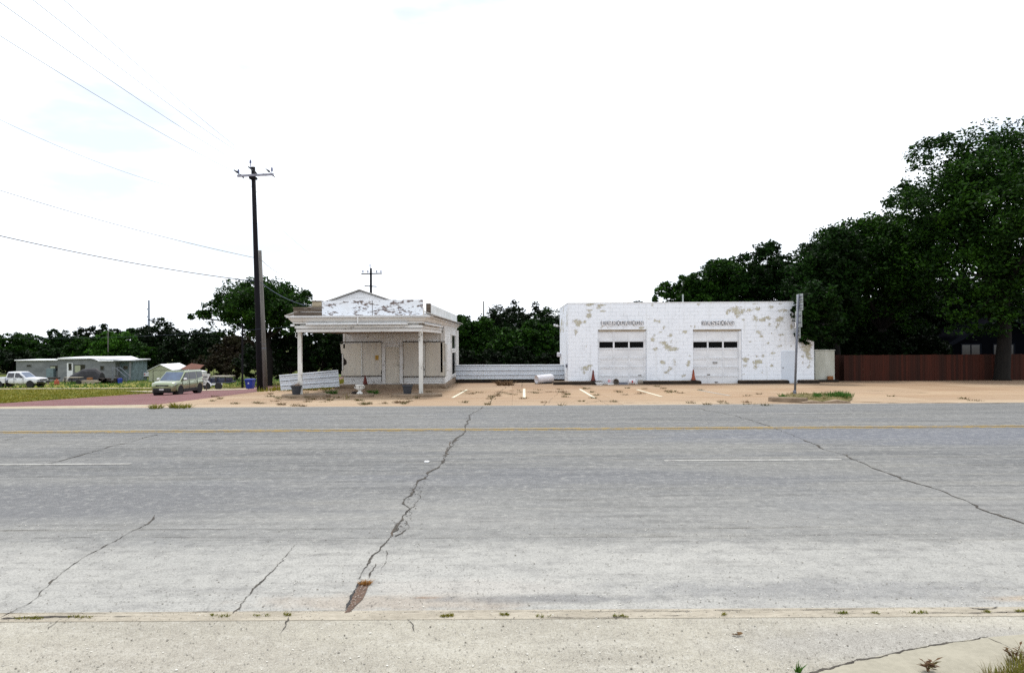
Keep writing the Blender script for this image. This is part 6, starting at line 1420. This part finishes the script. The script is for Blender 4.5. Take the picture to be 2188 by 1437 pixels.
MB().bbox(sx(326.6), sx(327.4), Ys-.05, Ys-.003, z1, sz(790.6)).bbox(sx(358.1), sx(359), Ys-.05, Ys-.003, z1, sz(790.6)).bbox(sx(327.4)+.01, sx(358.1)-.01, Ys-.05, Ys-.003, sz(791.3), sz(790.6)).build('door_frame', M['dark_wood'], t)
Yq = 93; xa, xb = U(383,Yq), U(408,Yq); z2 = g(xa,Yq)
t = thing('lean_to', 'low white lean-to with a rusty tin roof right of the cream shed', 'shed', ((xa+xb)/2, Yq, z2))
MB().prism([(xa,z2-.2),(xb+1.0,z2-.2),(xb+1.0,W(410,794,Yq).z),(xa,W(383,787,Yq).z)], Yq, Yq+2.5).build('wall', M['whitewood'], t, recalc=True)
MB().add([(U(387,Yq),Yq-.1,W(387,788,Yq).z),(U(418,Yq),Yq-.1,W(418,795.5,Yq).z),(U(412,Yq),Yq+3.4,W(412,791,Yq).z+.5),(U(384,Yq),Yq+3.4,W(384,785.5,Yq).z+.4),(U(387,Yq),Yq-.1,W(387,787,Yq).z),(U(418,Yq),Yq-.1,W(418,794.5,Yq).z),(U(412,Yq),Yq+3.4,W(412,791,Yq).z+.6),(U(384,Yq),Yq+3.4,W(384,785.5,Yq).z+.5)], [(0,1,2,3),(4,7,6,5),(0,4,5,1),(1,5,6,2),(2,6,7,3)]).build('roof', M['rust'], t, recalc=True)
# yard things in front of the mobile home
Yd = 94
def yd(px): return U(px, Yd)
def yz(px): return g(U(px,Yd), Yd) - .05
z = yz(180); xa, xb = yd(152), yd(214)
mb = MB(); rings = []
r6 = random.Random(2)
for k in range(9):
    f_ = k/8; x = xa + (xb-xa)*f_; hh = (1.0 + .9*min(1, f_*2.2)) * (1 if k < 8 else .72); w_ = .9
    rings.append([(x + (.25 if k == 8 else 0), Yd + w_*math.cos(a)*(1.1 if math.sin(a) < .3 else .9), z + max(0, math.sin(a))*hh*(1+r6.uniform(-.04,.04)) + (.3 if math.sin(a) < .05 else 0)) for a in [PI*j/10 for j in range(11)]])
mb.loft(rings, caps=True, closed=True); t = thing('covered_heap', 'long black tarpaulin-covered heap before the mobile home', 'covered heap', ((xa+xb)/2, Yd, z)); mb.build('tarpaulin', M['tarp'], t, smooth=False, recalc=True)  # a heap under a black tarpaulin
tag(MB().bbox(yd(199), yd(208), Yd-1.5, Yd-1.0, yz(203)+.1, yz(203)+.75, .03).build('crate', M['brown_box'], base=(yd(203),Yd,yz(203))), 'orange brown crate before the right end of the black heap', 'crate')
t = thing('work_table', 'rough plank table standing before the black heap', 'table', (yd(182), Yd-2.4, yz(182)))
MB().bbox(yd(165), yd(198), Yd-2.9, Yd-2.0, yz(182)+.82, yz(182)+.88, .01).build('table_top', M['lumber'], t)
for px in (167, 181, 196): MB().box(yd(px)-.04, yd(px)+.04, Yd-2.85, Yd-2.75, yz(px), yz(px)+.819).build('leg', M['dark_wood'], t)
t = thing('trestle', 'dark trestle bench standing left of the orange barrel', 'trestle', (yd(157), Yd-4, yz(157)))
MB().bbox(yd(144), yd(167), Yd-4.4, Yd-3.7, yz(157)+.75, yz(157)+.95, .02).build('table_top', M['dark_wood'], t)
for px in (147, 166): MB().box(yd(px)-.09, yd(px)+.09, Yd-4.3, Yd-4.15, yz(px)-.1, yz(px)+.75).build('leg', M['lumber'], t)
x = yd(183); z = yz(183)-.1; t = thing('barrel', 'faded orange barrel standing on the lawn before the mobile home', 'barrel', (x, Yd-6, z))
MB().lathe((x, Yd-6, z), [(.27,0),(.29,.05),(.28,.33),(.30,.36),(.28,.39),(.26,.70),(.28,.73),(.24,.76),(.10,.78),(.10,.95)], 18).build('drum', M['orange'], t)
t = thing('lumber_stack', 'stack of old planks with a wheel beside it on the lawn', 'planks', (yd(214), Yd-3, yz(214)))
for k in range(4): MB().bbox(yd(198)+.1*k, yd(238)-.3*(k%2), Yd-3.4+.1*k, Yd-2.4, yz(214)+.12*k, yz(214)+.11+.12*k, .01).build('plank', M['lumber'], t)
x = yd(207); tag(MB().lathe((x, Yd-4, yz(207)+.33), [(.18,-.12),(.33,-.11),(.35,0),(.33,.11),(.18,.12)], 18, 'Y').build('tyre', M['black'], base=(x,Yd-4,yz(207))), 'loose black tyre leaning on the plank stack', 'tyre')
x = yd(274); z = yz(274); t = thing('barrel', 'blue plastic barrel by the right end of the mobile home', 'barrel', (x, Yd-2, z)); MB().lathe((x, Yd-2, z), [(.26,0),(.29,.06),(.30,.25),(.28,.3),(.30,.35),(.30,.6),(.27,.68),(.1,.70)], 18).build('drum', M['bluebin'], t)
t = thing('stair_frame', 'dark metal steps with rails before the porch of the mobile home', 'steps', (yd(255), Yd, yz(255)))
for k in range(4): MB().bbox(yd(247)+.35*k, yd(247)+.35*k+.34, Yd-.5, Yd+.5, yz(250)+.9-.24*k, yz(250)+.96-.24*k, .01).build('tread', M['dark_wood'], t)
for y_ in (-.55, .55): MB().tube([(yd(245),Yd+y_,yz(250)+2.0),(yd(247)+.3,Yd+y_,yz(250)+2.0),(yd(247)+1.7,Yd+y_,yz(250)+.75),(yd(247)+1.7,Yd+y_,yz(250))], .04, 6).tube([(yd(246),Yd+y_,yz(250)),(yd(246),Yd+y_,yz(250)+2.0)], .04, 6).build('rail', M['steel'], t)
mb = MB(); r7 = random.Random(8)
for k in range(26): px = r7.uniform(232, 268); mb.bbox(yd(px)-r7.uniform(.1,.3), yd(px)+r7.uniform(.1,.3), Yd-2.3, Yd-1.6, yz(px), yz(px)+r7.uniform(.2,.75), .03)
tag(mb.build('junk_heap', M['dark_wood'], base=(yd(250),Yd-2,yz(250))), 'dark heap of junk under the porch steps of the mobile home', 'junk heap')
t = thing('ramp', 'pale sloping board ramp right of the white pickup', 'ramp', (yd(118), Yd-6, yz(118)))
MB().add([(yd(99),Yd-9,yz(99)+.0),(yd(140),Yd-3,yz(140)+.45),(yd(140),Yd-1.8,yz(140)+.45),(yd(99),Yd-7.6,yz(99)),(yd(99),Yd-9,yz(99)+.1),(yd(140),Yd-3,yz(140)+.55),(yd(140),Yd-1.8,yz(140)+.55),(yd(99),Yd-7.6,yz(99)+.1)], [(0,3,2,1),(4,5,6,7),(0,1,5,4),(1,2,6,5),(2,3,7,6)]).build('deck', M['slabtop'], t, recalc=True)
